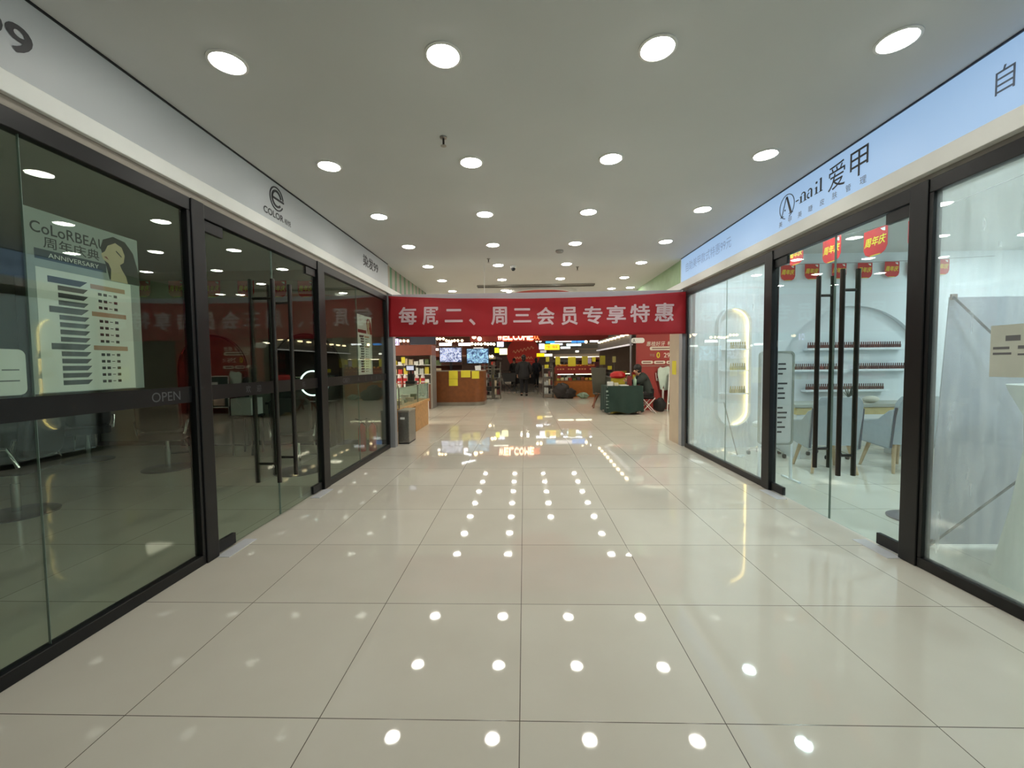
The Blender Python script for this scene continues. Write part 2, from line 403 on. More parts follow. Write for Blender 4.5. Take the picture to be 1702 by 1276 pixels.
# black manifestation band with pale lettering on the left front
def band(y0, y1, txt, name_lab, parts):
    o = MB().box(XL+.0062, y0, 1.165, XL+.0078, y1, 1.275).build('glass_band', BAND)
    tag(o, name_lab, 'film band')
    if txt:
        for body, yc, hgt in parts:
            t = MB(); text_to(t, body, (XL+.0084, yc, 1.22), (0, 1, 0), (0, 0, 1), h_=hgt); t.build('lettering', mat('band_lettering', (78, 80, 84), .5, var=0), o)
band(-2.0, 2.825, True, 'black film band across the near left shop window under the price poster', [('OPEN', 2.62, .06)])
band(2.99, 3.805, True, 'black film band on the left salon door leaf nearest the price poster', [('欢', 3.42, .06), ('迎', 3.56, .06)])
band(3.825, 4.6, True, 'black film band on the left salon door leaf nearer the red banner', [('光', 4.1, .06), ('临', 4.3, .06)])
band(4.80, 6.92, True, 'black film band across the left window below the small price poster', [('OBEY', 5.35, .06), ('A', 5.75, .06), ('E', 6.02, .06), ('A', 6.25, .06), ('A', 6.45, .06), ('Y', 6.63, .06)])

# ------------------------------------------------------------------ fascia signs
def fascia_left():
    root = thing('fascia_sign', 'unlit grey fascia sign above the dark left shopfront', 'shop sign', (FL, 2.5, 2.728))
    MB().box(XL+.016, -4, 2.728, FL, 7.04, HC-.012).build('sign_panel', FASL, root)
    MB().box(XL+.016, -4, HC-.012, FL+.008, 7.04, HC-.001).build('edge_strip', BLACK, root)
    X = FL+.001; ax, ay, n = Vector((0,1,0)), Vector((0,0,1)), Vector((1,0,0))
    # round swirl emblem: open outer ring and an inner e
    lg = MB(); c = Vector((X, 3.485*KC, kz(2.80)))
    def arc(r, a0, a1, wd, k=28):
        o_ = [(r*math.cos(a0+(a1-a0)*i/k), r*math.sin(a0+(a1-a0)*i/k)) for i in range(k+1)]
        i_ = [((r-wd)*math.cos(a0+(a1-a0)*i/k), (r-wd)*math.sin(a0+(a1-a0)*i/k)) for i in range(k+1)]
        lg.prism(o_+i_[::-1], c, ax, ay, n*.004)
    def arcq(r, a0, a1, wd, k=28):
        for i in range(k):
            b0, b1 = a0+(a1-a0)*i/k, a0+(a1-a0)*(i+1)/k
            lg.prism([(r*math.cos(b0), r*math.sin(b0)), (r*math.cos(b1), r*math.sin(b1)), ((r-wd)*math.cos(b1), (r-wd)*math.sin(b1)), ((r-wd)*math.cos(b0), (r-wd)*math.sin(b0))], c, ax, ay, n*.004)
    arcq(.109, .15, 2*PI-.55, .012); arcq(.08, .25, 2*PI-.75, .02)
    lg.prism([(-.075, -.01), (.112, -.01), (.112, .008), (-.075, .008)], c, ax, ay, n*.004)
    lg.build('emblem', LETTER, root)
    t = MB(); text_to(t, 'COLOR', (X, 3.435*KC, kz(2.66)), ax, ay, w_=.3, h_=.056, bold=.03, lift=.002); flat(t, 'lettering', LETTER, root); t = MB(); text_to(t, '相悦', (X, 3.635*KC, kz(2.655)), ax, ay, w_=.11, h_=.053, bold=.01, lift=.002)
    flat(t, 'lettering', LETTER, root)
    t = MB(); text_to(t, '染发99', (X, 5.62*KC, kz(2.765)), ax, ay, w_=.6, h_=.16, bold=.03, lift=.002); flat(t, 'lettering', LETTER, root)
    t = MB(); text_to(t, '染发99', (X, 1.455*KC, kz(2.755)), ax, ay, w_=.66, h_=.16, bold=.02, lift=.002); flat(t, 'lettering', LETTER, root)
fascia_left()

SLATE = mat('slate_lettering', (96, 108, 128), .5, var=0)
def fascia_right():
    global lg
    root = thing('fascia_sign', 'glowing pale blue fascia sign above the bright right shopfront', 'shop sign', (FR, 2.5, 2.725))
    lit = mat('lit_sign_face', (120, 134, 150), .5, emit=.60, ecol=(172, 212, 255), var=.03, scale=.8)
    MB().box(FR, -4, 2.725, XR-.016, 7.06, HC-.012).build('light_box', lit, root)
    MB().box(FR-.008, -4, HC-.012, XR-.016, 7.06, HC-.001).build('edge_strip', mat('navy_edge', (44, 52, 72), .4), root)
    MB().box(FR-.004, 7.06, 2.725, XR-.016, 7.08, HC-.001).build('end_cap', TRIM, root)
    X = FR-.001; KR = KC; ax, ay = Vector((0,-1,0)), Vector((0,0,1)); n = Vector((-1,0,0))
    def P(poly, c): lg.prism([(a*KC, b*KC) for a, b in poly], (c.x, c.y*KC, kz(c.z)), ax, ay, n*.003)
    def TX(t, ch, y, z, w_=None, h_=None): text_to(t, ch, (X, y*KC, kz(z)), ax, ay, w_=w_ and w_*KC, h_=h_ and h_*KC, lift=.002)
    lg = MB(); c = Vector((X, 3.845, 2.775))
    for i in range(34):   # thin open ring around the A
        b0, b1 = -1.25+5.75*i/34, -1.25+5.75*(i+1)/34
        P([(.105*math.cos(b0), .105*math.sin(b0)), (.105*math.cos(b1), .105*math.sin(b1)), (.099*math.cos(b1), .099*math.sin(b1)), (.099*math.cos(b0), .099*math.sin(b0))], c)
    P([(-.012, .085), (.008, .085), (.07, -.07), (.045, -.07)], c); P([(-.012, .085), (-.004, .085), (-.066, -.07), (-.074, -.07)], c)
    P([(-.09, -.07), (-.045, -.07), (-.045, -.076), (-.09, -.076)], c); P([(.03, -.07), (.085, -.07), (.085, -.076), (.03, -.076)], c); P([(-.032, -.02), (-.018, -.02), (-.018, -.032), (-.032, -.032)], c)
    lg.build('emblem', LETTER, root)
    # serif letters -nail
    lg = MB(); bz = 2.735
    def st(x, h_, wd=.016, serif=True):
        cc = Vector((X, x, bz)); P([(-wd/2, 0), (wd/2, 0), (wd/2, h_), (-wd/2, h_)], cc)
        if serif: P([(-.02, 0), (.02, 0), (.02, .004), (-.02, .004)], cc); P([(-.02, h_-.008), (0, h_-.004), (0, h_), (-.004, h_)], cc)
    P([(-.018, 0), (.018, 0), (.018, .009), (-.018, .009)], Vector((X, 3.705, bz+.032)))
    lg.build('lettering', LETTER, root); lg = MB(); st(3.655, .055); st(3.605, .055)
    def archq(x, r, wd0, wd1, a0, a1, z, sq=1.0):
        cc = Vector((X, x, z)); k = 10
        for i in range(k):
            b0, b1 = a0+(a1-a0)*i/k, a0+(a1-a0)*(i+1)/k
            w0, w1 = wd0+(wd1-wd0)*i/k, wd0+(wd1-wd0)*(i+1)/k
            P([(r*math.cos(b0), sq*r*math.sin(b0)), (r*math.cos(b1), sq*r*math.sin(b1)), ((r-w1)*math.cos(b1), sq*(r-w1)*math.sin(b1)), ((r-w0)*math.cos(b0), sq*(r-w0)*math.sin(b0))], cc)
    archq(3.627, .03, .015, .004, 0, PI*.85, bz+.05)
    lg.build('lettering', LETTER, root); lg = MB(); st(3.527, .05, serif=False); archq(3.545, .026, .014, .005, 0, PI*.9, bz+.05); archq(3.557, .024, .006, .013, PI*.45, PI*1.6, bz+.022)
    lg.build('lettering', LETTER, root); lg = MB(); st(3.47, .055); P([(-.009, 0), (.009, 0), (.009, .016), (-.009, .016)], Vector((X, 3.47, bz+.08))); lg.build('lettering', LETTER, root); lg = MB(); st(3.42, .105)
    lg.build('lettering', LETTER, root)
    t = MB(); TX(t, '爱', 3.255, 2.782, w_=.17, h_=.185); flat(t, 'lettering', LETTER, root); t = MB(); TX(t, '甲', 3.045, 2.782, w_=.16, h_=.185); flat(t, 'lettering', LETTER, root)
    for i, ch in enumerate('美甲美睫皮肤管理'):
        t = MB(); TX(t, ch, 3.93-.132*i, 2.645, h_=.05); lab(flat(t, 'lettering', LETTERG, root), 'small grey subtitle lettering')
    t = MB(); TX(t, '自助美甲款式特惠99元', 5.5, 2.765, w_=1.32, h_=.13)
    lab(flat(t, 'lettering', mat('faint_lettering', (120, 138, 164), .5, emit=.3, ecol=(140, 176, 226), var=0), root), 'faint pale lettering')
    t = MB(); TX(t, '自', 2.16, 2.765, h_=.13, w_=.085); flat(t, 'lettering', SLATE, root); t = MB(); TX(t, '选', 1.98, 2.765, h_=.13); flat(t, 'lettering', SLATE, root)
fascia_right()

# green-patterned side panels above the portal beyond the fascias
mural = bpy.data.materials.new('green_mural'); mural.use_nodes = True
nt = mural.node_tree; b = nt.nodes['Principled BSDF']; tc = nt.nodes.new('ShaderNodeTexCoord'); wv = nt.nodes.new('ShaderNodeTexWave'); wv.bands_direction = 'Y'
wv.inputs['Scale'].default_value = 1.1; wv.inputs['Distortion'].default_value = 1.5; rp = nt.nodes.new('ShaderNodeValToRGB')
e = rp.color_ramp.elements; e[0].color = (*srgb((150, 140, 126)), 1); e[0].position = .6; e[1].color = (*srgb((64, 118, 78)), 1); e[1].position = .75
nt.links.new(tc.outputs['Object'], wv.inputs['Vector']); nt.links.new(wv.outputs['Fac'], rp.inputs['Fac']); nt.links.new(rp.outputs['Color'], b.inputs['Base Color'])
struct(MB().box(XL-.06, 7.06, 2.728, FL-.03, 9.92, HC).build('trim_4', mural))
struct(MB().box(FR+.03, 7.1, 2.725, XR+.06, 9.92, HC).build('trim_5', mat('pale_green_panel', (150, 178, 140), .6)))

# ------------------------------------------------------------------ portal, banner
portal = thing('portal_frame', 'pale metal portal frame carrying the red banner across the passage', 'door frame', (.2, 7.07, 0))
MB().box(-2.325, 7.02, 0, -2.215, 7.15, 2.60).build('post', ALU, portal, bevel=.004)
MB().box(2.62, 7.02, 0, 2.745, 7.15, 2.60).build('post', ALU, portal, bevel=.004)
MB().box(-2.215, 7.05, 2.48, 2.62, 7.15, 2.60).build('crossbeam', mat('pale_beam', (196, 198, 206), .45, var=.03), portal, bevel=.004)

def banner():
    nu, nv = 96, 14; x0, x1 = -2.272, 2.732
    def top(t): return 2.572 - .082*math.sin(PI*t)**.8 - .004*t
    def bot(t): return 1.888 - .012*math.sin(PI*t) - .014*t
    def pt(t, s):
        z = bot(t)+(top(t)-bot(t))*s; x = x0+(x1-x0)*t
        y = 6.99 + .014*math.sin(t*23+s*3.1) + .012*math.sin(t*9-s*5) + .010*math.sin(t*4+s*9) + .01*math.sin(s*7+t*31)*(1-abs(2*t-1))*.5
        return Vector((x, y, z))
    v = [pt(i/nu, j/nv) for j in range(nv+1) for i in range(nu+1)]
    f = [(j*(nu+1)+i, j*(nu+1)+i+1, (j+1)*(nu+1)+i+1, (j+1)*(nu+1)+i) for j in range(nv) for i in range(nu)]
    root = thing('banner', 'wide red cloth banner with white Chinese lettering hung across the passage', 'banner', (.23, 7.0, 1.88))
    o = MB().add(v, f).build('cloth', RED, root); q = o.modifiers.new('thick', 'SOLIDIFY'); q.thickness = .002
    us = [(678.5, 525, 29), (715.5, 525, 25), (754.5, 524.5, 28), (785, 535, 9), (829.5, 525, 25), (868, 524, 28), (907, 525, 28), (946.5, 525, 25), (985, 524, 30), (1024, 522.5, 30), (1063.5, 520.5, 30), (1103.5, 519, 29)]
    for ch, (u, vv, wpx) in zip('每周二、周三会员专享特惠', us):
        c = at(u, vv, 7.0); tt = (c.x-x0)/(x1-x0); k = 7.0/F_PX
        hgt = {'、': 9, '二': 20.5, '三': 22}.get(ch, 28)*k
        t = MB(); n0 = 0
        text_to(t, ch, (c.x, 0, c.z), (1,0,0), (0,0,1), w_=wpx*k, h_=hgt, bold=.026)
        for i in range(n0, len(t.v)):
            x, y, z = t.v[i]; a = (x-x0)/(x1-x0); s = (z-bot(a))/(top(a)-bot(a))
            t.v[i] = (x, pt(a, s).y-.004, z)
        t.build('lettering', PINKW, root)
banner()
# black end tie pieces and jambs beyond the portal
struct(MB().box(2.62, 7.15, 0, 2.76, 7.6, 2.6).build('wall_right_return', mat('beige_jamb', (196, 180, 158), .6, var=.04)))
o = MB().prism(rrect(.001+.19, .24, .02), (2.618, 7.36, 1.31), (0,1,0), (0,0,1), (-.003,0,0)).build('notice', YELLOW)
tag(o, 'yellow sticker notice on the beige jamb right of the passage', 'notice')

# ------------------------------------------------------------------ corridor downlights
def make_downlight(em, r=.085):
    root = thing('downlight', '', 'ceiling light')
    MB().lathe([(r+.018, 0), (r+.018, -.006), (r+.004, -.009), (r, -.004), (r, 0)], n=28).build('trim_ring', RINGM, root)
    MB().lathe([(r, -.002), (r*.96, -.008), (r*.75, -.014), (r*.4, -.018), (.002, -.0195)], n=28).build('diffuser', em, root)
    return root
proto = make_downlight(LAMPE); CH[proto.name] = kids(proto)
colx = [-1.6465, -.4303, .7425, 2.0149]; cname = ['leftmost', 'centre-left', 'centre-right', 'rightmost']
rname = {0: 'nearest row in view', 1: 'second row from the camera', 2: 'third row from the camera', 3: 'fourth row from the camera', 4: 'fifth row from the camera', 5: 'sixth row, close to the banner', 6: 'last row just above the banner', -1: 'first row out of view overhead'}
for q_, nm_ in enumerate(('first', 'second', 'third', 'fourth', 'fifth', 'sixth')): rname[7+q_] = nm_ + ' row beyond the banner'
first = True
for j in range(-1, 13):
    for c in range(4):
        o = proto if first else copy_tree(proto)
        first = False
        o.location = (colx[c], 2.3732+1.2215*j, HC)
        o['label'] = f'round recessed ceiling downlight, {cname[c]} column, {rname[j]}'; o['group'] = 'corridor downlights'
o = copy_tree(proto); o.location = (2.42, 9.6, HC); o['label'] = 'round ceiling downlight beside the green panel above the banner right end'; o['group'] = 'corridor downlights'
# sprinklers, camera, smoke detector, slot diffuser
def sprinkler(x, y, lab_):
    r = thing('sprinkler', lab_, 'sprinkler', (x, y, HC), group='ceiling sprinklers')
    MB().lathe([(.028, 0), (.026, -.008), (.01, -.012)], x, y, HC, 16).build('escutcheon', STEEL, r)
    MB().lathe([(.008, -.008), (.008, -.05), (.004, -.055)], x, y, HC, 10).build('pipe', HANDLE, r)
    MB().lathe([(.004, -.062), (.022, -.064), (.022, -.066), (.004, -.067)], x, y, HC, 14).build('deflector', STEEL, r)
sprinkler(-.59, 3.2, 'small dark fire sprinkler on the near ceiling left of centre')
sprinkler(-.56, 6.82, 'small fire sprinkler on the far ceiling left of the dome camera')
sprinkler(.96, 7.5, 'tiny fire sprinkler on the far ceiling right of the dome camera')
dc = thing('security_camera', 'small white dome security camera on the far corridor ceiling', 'camera', (-.174, 7.36, HC))
MB().lathe([(.05, 0), (.05, -.03), (.04, -.04)], -.174, 7.36, HC, 20).build('mount', WHITE, dc)
MB().ball((-.174, 7.35, HC-.05), .038).build('dome', DARK, dc)
o = MB().lathe([(.06, 0), (.06, -.02), (.045, -.035), (.02, -.04)], .552, 6.41, HC, 22).build('smoke_detector', mat('grey_detector', (150, 148, 142), .5)); tag(o, 'grey round smoke detector on the corridor ceiling between downlights', 'smoke detector')
sd = thing('slot_diffuser', 'long dark linear air slot in the far ceiling above the banner', 'air vent', (.26, 9.13, HC))
MB().box(-1.0, 9.07, HC-.03, 1.53, 9.2, HC).build('slot', mat('dark_slot', (58, 54, 48), .6), sd)
MB().box(-1.0, 9.05, HC-.034, 1.53, 9.07, HC).build('edge_rail', STEEL, sd); MB().box(-1.0, 9.2, HC-.034, 1.53, 9.22, HC).build('edge_rail', STEEL, sd)
o = MB().tube([(-.66, 7.1, HC), (-.66, 7.1, 2.6)], .006, 6).build('hanging_wire', WHITE); tag(o, 'thin white hanging wire between far ceiling and portal beam', 'wire')
# ------------------------------------------------------------------ left salon: posters on the glass
XG = XL-.0099
AY, AZ, NX = Vector((0,1,0)), Vector((0,0,1)), Vector((1,0,0))
def quad_y(mb, y0, y1, z0, z1, x, t=.001):
    return mb.box(x, y0, z0, x+t, y1, z1)
def price_poster(label, y0, y1, z0, z1, hairc, bgc, big):
    H = z1-z0; W = y1-y0
    root = thing('price_poster', label, 'poster', (XG, (y0+y1)/2, z0))
    quad_y(MB(), y0, y1, z0, z1, XG, .0012).build('poster_sheet', mat('poster_grey' if big else 'poster_pale', bgc, .55, var=.05), root)
    ly0, ly1, lz1 = (y0+.07*W, y1-.1*W, z0+.69*H) if big else (y0+.02*W, y0+.86*W, z0+.7*H)
    quad_y(MB(), ly0, ly1, z0+.004, lz1, XG+.0013).build('price_list', PAPER, root)
    lw = ly1-ly0; rows = [0,1,1,1,0,1,1,1,1,0,1,1,1,1,1]; dz = (lz1-z0)*.9/15
    DK = mat('charcoal_print', (66, 68, 72), .6); BR = mat('tan_print', (190, 150, 128), .6)
    bar = MB(); tick = MB(); tan = MB()
    for i, k in enumerate(rows):
        zc = lz1-.05*(lz1-z0)-dz*(i+.5); a = ly0+lw*(.1 if k == 0 else .19); b = ly0+lw*.47; hh = dz*(.42 if k == 0 else .33)
        bar.prism([(a, zc-hh), (b-.03*lw*(1 if k else 2), zc-hh), (b+.02*lw, zc+hh), (a, zc+hh)], (XG+.0024, 0, 0), AY, AZ, NX*.0006)
        if k:
            for q in range(4):
                if q == 2: tick.box(XG+.0024, ly0+lw*(.6+.06*q), zc-dz*.05, XG+.003, ly0+lw*(.635+.06*q), zc+dz*.06)
                else: tick.box(XG+.0024, ly0+lw*(.6+.06*q), zc-dz*.2, XG+.003, ly0+lw*(.64+.06*q), zc+dz*.2)
        else: tan.box(XG+.0024, ly0+lw*.52, zc-hh*.8, XG+.003, ly0+lw*.92, zc+hh*.8)
    o = bar.build('row_heading', DK, root); o['kind'] = 'stuff'
    o = tick.build('price_text', LETTER, root); o['kind'] = 'stuff'; o = tan.build('price_heading', BR, root); o['kind'] = 'stuff'
    # printed woman in profile with long dark hair
    hc = Vector((XG+.0014, y0+W*.80, z0+H*.82)); k = H*.12 if big else H*.115
    MB().prism([(-1.0*k, .55*k), (-.85*k, 1.0*k), (-.3*k, 1.3*k), (.35*k, 1.2*k), (.8*k, .7*k), (1.05*k, -.2*k), (1.15*k, -1.05*k), (.2*k, -1.05*k), (-.6*k, -1.0*k), (-.75*k, -.3*k)], hc, AY, AZ, NX*.0005).build('printed_hair', mat('hair_print' if big else 'hair_print_brown', hairc, .6), root)
    MB().prism([(-.98*k, .25*k), (-.78*k, .42*k), (-.62*k, .75*k), (-.2*k, 1.0*k), (.15*k, .85*k), (.3*k, .45*k), (.22*k, .05*k), (.0*k, -.12*k), (.1*k, -.35*k), (.32*k, -.7*k), (.4*k, -1.05*k), (-.55*k, -1.05*k), (-.5*k, -.45*k), (-.62*k, -.18*k), (-.9*k, -.02*k)], hc+NX*.0007, AY, AZ, NX*.0005).build('printed_face', mat('skin_print', (196, 180, 152), .6), root)
    MB().prism([(-.86*k, .12*k), (-.6*k, .0*k), (-.72*k, .16*k)], hc+NX*.0014, AY, AZ, NX*.0004).build('printed_lips', mat('lip_print', (128, 60, 56), .6), root)
    MB().prism([(-.2*k, .55*k), (.1*k, .3*k), (.12*k, .36*k), (-.17*k, .61*k)], hc+NX*.0014, AY, AZ, NX*.0004).build('printed_eye', LETTER, root)
    if big:
        t = MB(); text_to(t, 'CoLoRBEAU', (XG+.0015, y0+W*.36, z0+H*.905), AY, AZ, w_=W*.62, h_=H*.06, bold=.01); t.build('lettering', LETTER, root)
        t = MB(); text_to(t, '周年庆典', (XG+.0015, y0+W*.37, z0+H*.832), AY, AZ, w_=W*.46, h_=H*.062, bold=.008); t.build('lettering', LETTER, root)
        quad_y(MB(), y0+W*.07, y0+W*.66, z0+H*.735, z0+H*.79, XG+.0014).build('title_strip', mat('slate_print', (62, 72, 84), .6), root)
        t = MB(); text_to(t, 'ANNIVERSARY', (XG+.0028, y0+W*.38, z0+H*.763), AY, AZ, w_=W*.42, h_=H*.026); lab(t.build('lettering', PAPER, root), 'white strip lettering')
    else:
        MB().box(XG+.0013, y0+.02*W, z0+H*.70, XG+.0019, y0+W*.6, z0+H*.755).build('title_strip', mat('maroon_print', (110, 44, 44), .6), root)
    return root
price_poster('large grey salon price poster with a dark-haired woman on the near left window', 1.905, 2.485, 1.286, 2.172, (40, 40, 42), (158, 166, 166), True)
price_poster('small narrow price poster with a red-haired woman on the far left window', 5.80, 6.34, 1.276, 2.135, (122, 40, 34), (214, 216, 216), False)
wb = thing('notice_board', 'white rounded notice board at the left photo edge beside the large price poster', 'notice', (XG, 1.65, 1.288))
MB().prism(rrect(.54, .21, .03), (XG, 1.612, 1.392), AY, AZ, NX*.003).build('board', PAPER, wb)
mk = MB()
for i, (a, wd) in enumerate(((1.74, .05), (1.79, .13), (1.78, .15))): mk.box(XG+.0031, a, 1.45-.05*i, XG+.0036, a+wd*.5, 1.456-.05*i)
o = mk.build('faint_writing', LETTERG, wb); o['kind'] = 'stuff'

# dark arched mirror panels, ring mirror, salon chairs, cabinets
MIR = mat('dark_mirror', (30, 32, 32), .12, metal=0, spec=.8, var=.05)
def arch_panel(x0, x1, label):
    r = (x1-x0)/2; cx = (x0+x1)/2; zc = 1.99-r
    root = thing('arched_mirror', label, 'mirror', (cx, 7.31, 0))
    poly = [(x0-cx, 0), (x1-cx, 0)] + circ(r, 24, 0, zc, a0=0, a1=PI)
    MB().prism(poly, (cx, 7.285, 0), (1,0,0), (0,0,1), (0,.05,0)).build('mirror_panel', MIR, root)
    inn = [(x0-cx+.03, .03), (x1-cx-.03, .03)] + circ(r-.03, 24, 0, zc, a0=0, a1=PI)
    MB().ringp(poly, inn, (cx, 7.275, 0), (1,0,0), (0,0,1), (0,.012,0)).build('frame', BLACK, root)
arch_panel(-4.5, -3.24, 'tall dark arched mirror inside the left salon behind the small lit ring')
arch_panel(-6.2, -4.95, 'tall dark arched mirror deeper left inside the dim left salon')
rm = thing('ring_mirror', 'round ring-lit mirror glowing inside the dark left salon', 'mirror', (-3.72, 7.26, .8))
MB().ringp(circ(.225, 40), circ(.202, 40), (-3.72, 7.20, 1.11), (1,0,0), (0,0,1), (0,.03,0)).build('light_ring', mat('ring_light', (230, 245, 245), .5, emit=3.2, ecol=(214, 240, 236), var=0), rm)
MB().prism(circ(.202, 40), (-3.72, 7.21, 1.11), (1,0,0), (0,0,1), (0,.02,0)).build('mirror_glass', MIR, rm)
MB().box(-3.75, 7.22, .8, -3.69, 7.25, 1.11).build('stem', BLACK, rm)
st_ = thing('styling_shelf', 'narrow black styling shelf under the lit ring mirror in the left salon', 'shelf', (-3.9, 7.1, 0))
MB().box(-4.45, 7.0, .76, -3.3, 7.27, .8).build('top', BLACK, st_); MB().box(-4.4, 7.05, 0, -4.35, 7.25, .76).build('leg', BLACK, st_); MB().box(-3.4, 7.05, 0, -3.35, 7.25, .76).build('leg', BLACK, st_)

LEATH = mat('black_leather', (20, 20, 22), .65, var=.1)
def salon_chair(label, x, y, rot):
    r = thing('salon_chair', label, 'chair', (0,0,0), group='salon chairs')
    MB().lathe([(.30, 0), (.30, .012), (.27, .022), (.05, .03)], n=32).build('base', mat('dark_chrome', (70, 70, 74), .35, metal=.7), r)
    MB().lathe([(.035, .03), (.035, .3), (.028, .3), (.028, .42)], n=16).build('column', CHROME, r)
    MB().prism(rrect(.5, .5, .08), (0, 0, .42), (1,0,0), (0,1,0), (0,0,.11)).build('seat', LEATH, r, bevel=.02)
    MB().prism(rrect(.5, .46, .1), (0, -.27, .78), (1,0,0), (0,-.12,.99), (0,.08,0)).build('backrest', LEATH, r, bevel=.02)
    for s in (-1, 1):
        MB().tube([(s*.26, -.2, .5), (s*.29, -.15, .68), (s*.29, .18, .68), (s*.26, .2, .5)], .018, 8).build('armrest', CHROME, r)
    MB().tube([(-.12, .22, .44), (-.12, .42, .14), (.12, .42, .14), (.12, .22, .44)], .014, 8).build('footrest', CHROME, r)
    r.location = (x, y, 0); r.rotation_euler = (0, 0, rot)
    return r
salon_chair('black salon chair on a round chrome base nearest the left window', -4.95, 3.85, 1.9)
salon_chair('black salon chair deepest left in the dim salon by the long cabinet', -6.7, 6.15, .9)
salon_chair('black salon chair in the middle of the dim left salon', -5.0, 5.64, .4)
salon_chair('black salon chair seen through the left glass door beside the handles', -3.04, 5.45, .2)
lc = thing('cabinet', 'long low dark cabinet along the far wall of the left salon', 'cabinet', (-8.4, 5.6, 0))
MB().box(-9.15, 3.0, .08, -7.7, 7.3, .82).build('body', mat('dark_cabinet', (58, 60, 58), .4, var=.1), lc); MB().box(-9.15, 3.05, 0, -7.76, 7.28, .08).build('plinth', DARK, lc)
for i in range(5):
    d = MB().box(-7.7, 3.03+.855*i, .1, -7.68, 3.86+.855*i, .8).build('door', mat('dark_cabinet_door', (66, 70, 66), .35, var=.08), lc)
    MB().tube([(-7.67, 3.78+.855*i, .4), (-7.67, 3.78+.855*i, .55)], .007, 6).build('handle', STEEL, d)
wc = thing('trolley_cabinet', 'small white box cabinet on slim black legs behind the left door handles', 'cabinet', (-4.5, 6.6, 0))
MB().box(-4.66, 6.45, .64, -4.33, 6.75, .91).build('box', WHITE, wc, bevel=.006); MB().box(-4.68, 6.43, .60, -4.31, 6.77, .64).build('shelf', BLACK, wc)
for dx in (-4.66, -4.355):
    for dy in (6.45, 6.72): MB().box(dx, dy, 0, dx+.025, dy+.025, .60).build('leg', BLACK, wc)
def extinguisher(label, x, y):
    r = thing('fire_extinguisher', label, 'fire extinguisher', (x, y, 0), group='fire extinguishers')
    MB().lathe([(.055, 0), (.062, .01), (.062, .36), (.05, .41), (.022, .44), (.022, .46)], x, y, 0, 20).build('cylinder', mat('extinguisher_red', (176, 34, 30), .35), r)
    MB().box(x-.02, y-.02, .46, x+.02, y+.02, .5).build('valve', DARK, r); MB().bar((x, y, .5), (x-.1, y-.02, .54), .015).build('lever', DARK, r)
    MB().tube([(x+.02, y, .48), (x+.075, y, .42), (x+.075, y, .15)], .009, 8).build('hose', DARK, r)
extinguisher('red fire extinguisher behind the far left window, the one nearer the grey post', -2.52, 6.78)
extinguisher('red fire extinguisher behind the far left window, the one further inside', -2.68, 6.74)

# ------------------------------------------------------------------ bunting flags
FLR = mat('flag_red', (196, 32, 36), .6, var=.05); FLY = mat('flag_yellow', (232, 222, 50), .6, var=0)
def flag(label, c, ax, wd, ht, group):
    """hangs from c (top centre), ax = horizontal unit vector along the string"""
    ax = Vector(ax).normalized(); up = Vector((0,0,1)); n = ax.cross(up)
    c = Vector(c)-Vector((0,0,.006)); r = thing('bunting_flag', label, 'flag', c, group=group)
    poly = [(-wd/2, 0), (wd/2, 0), (wd/2, -ht*.72), (wd*.42, -ht*.9), (wd*.25, -ht), (-wd*.25, -ht), (-wd*.42, -ht*.9), (-wd/2, -ht*.72)]
    MB().prism(poly, Vector(c)-n*.001, ax, up, n*.002).build('cloth', FLR, r)
    t = MB(); text_to(t, '周年庆', Vector(c)-up*ht*.46+n*.0022, ax, up, w_=wd*.86, h_=ht*.34, bold=.015, shear=.2); t.build('lettering', FLY, r)
    MB().prism([(wd*.2, -ht*.06), (wd*.4, -ht*.06), (wd*.4, -ht*.2), (wd*.3, -ht*.16)], Vector(c)+n*.0015, ax, up, n*.0006).build('corner_print', PAPER, r)
    c = Vector(c)
    MB().prism([(-wd*.25, -ht*.97), (wd*.25, -ht*.97), (wd*.18, -ht), (-wd*.18, -ht)], Vector(c)+n*.0015, ax, up, n*.0006).build('hem', FLY, r)
def string(pts, label):
    o = MB().tube(pts, .003, 6).build('bunting_string', mat('string', (120, 116, 110), .7)); tag(o, label, 'string')
fr = [(3.6, 5.68, 2.95), (3.6, 5.04, 2.83), (3.6, 4.43, 2.75), (3.6, 3.92, 2.70)]
fn = ['furthest from the camera', 'second furthest, upper left of the door handles', 'above the right of the door handles', 'beside the black door post', 'behind the black door post']
for p, nme in zip(fr, fn): flag('large red bunting flag in the nail salon, ' + nme, p, (0,-1,0), .29, .27, 'front bunting flags of the nail salon')
string([(3.6, 6.8, 3.08)]+fr+[(3.6, 2.2, 2.75)], 'thin string of the front bunting in the nail salon')
bk = [at(1310, 440, 6.84), at(1350, 438, 6.84), at(1395, 437, 6.84), at(1438, 436, 6.84), at(1483, 434, 6.84), at(1524, 433, 6.84), at(1566, 430, 6.84)]
bnm = ['leftmost of the row', 'second from the left', 'third from the left behind the handles', 'fourth from the left right of the handles', 'fifth from the left', 'sixth from the left behind the post', 'rightmost of the row beyond the post']
for p, nme in zip(bk, bnm): flag('small red bunting flag on the back wall, ' + nme, p, (1,0,0), .225, .24, 'back bunting flags of the nail salon')
string([bk[0]-Vector((.5,0,-.03))]+bk+[bk[-1]+Vector((.8,0,.03))], 'thin string of the bunting along the nail salon back wall')
lf = [at(u, 466, 7.22) for u in (236, 293, 352, 408, 462, 508)]
lnm = ['leftmost, right of the poster', 'second from the left', 'third from the left', 'fourth from the left by the handle', 'fifth from the left', 'rightmost near the door post']
for p, nme in zip(lf, lnm): flag('dim red bunting flag in the dark salon, ' + nme, p, (1,0,0), .29, .28, 'bunting flags of the left salon')
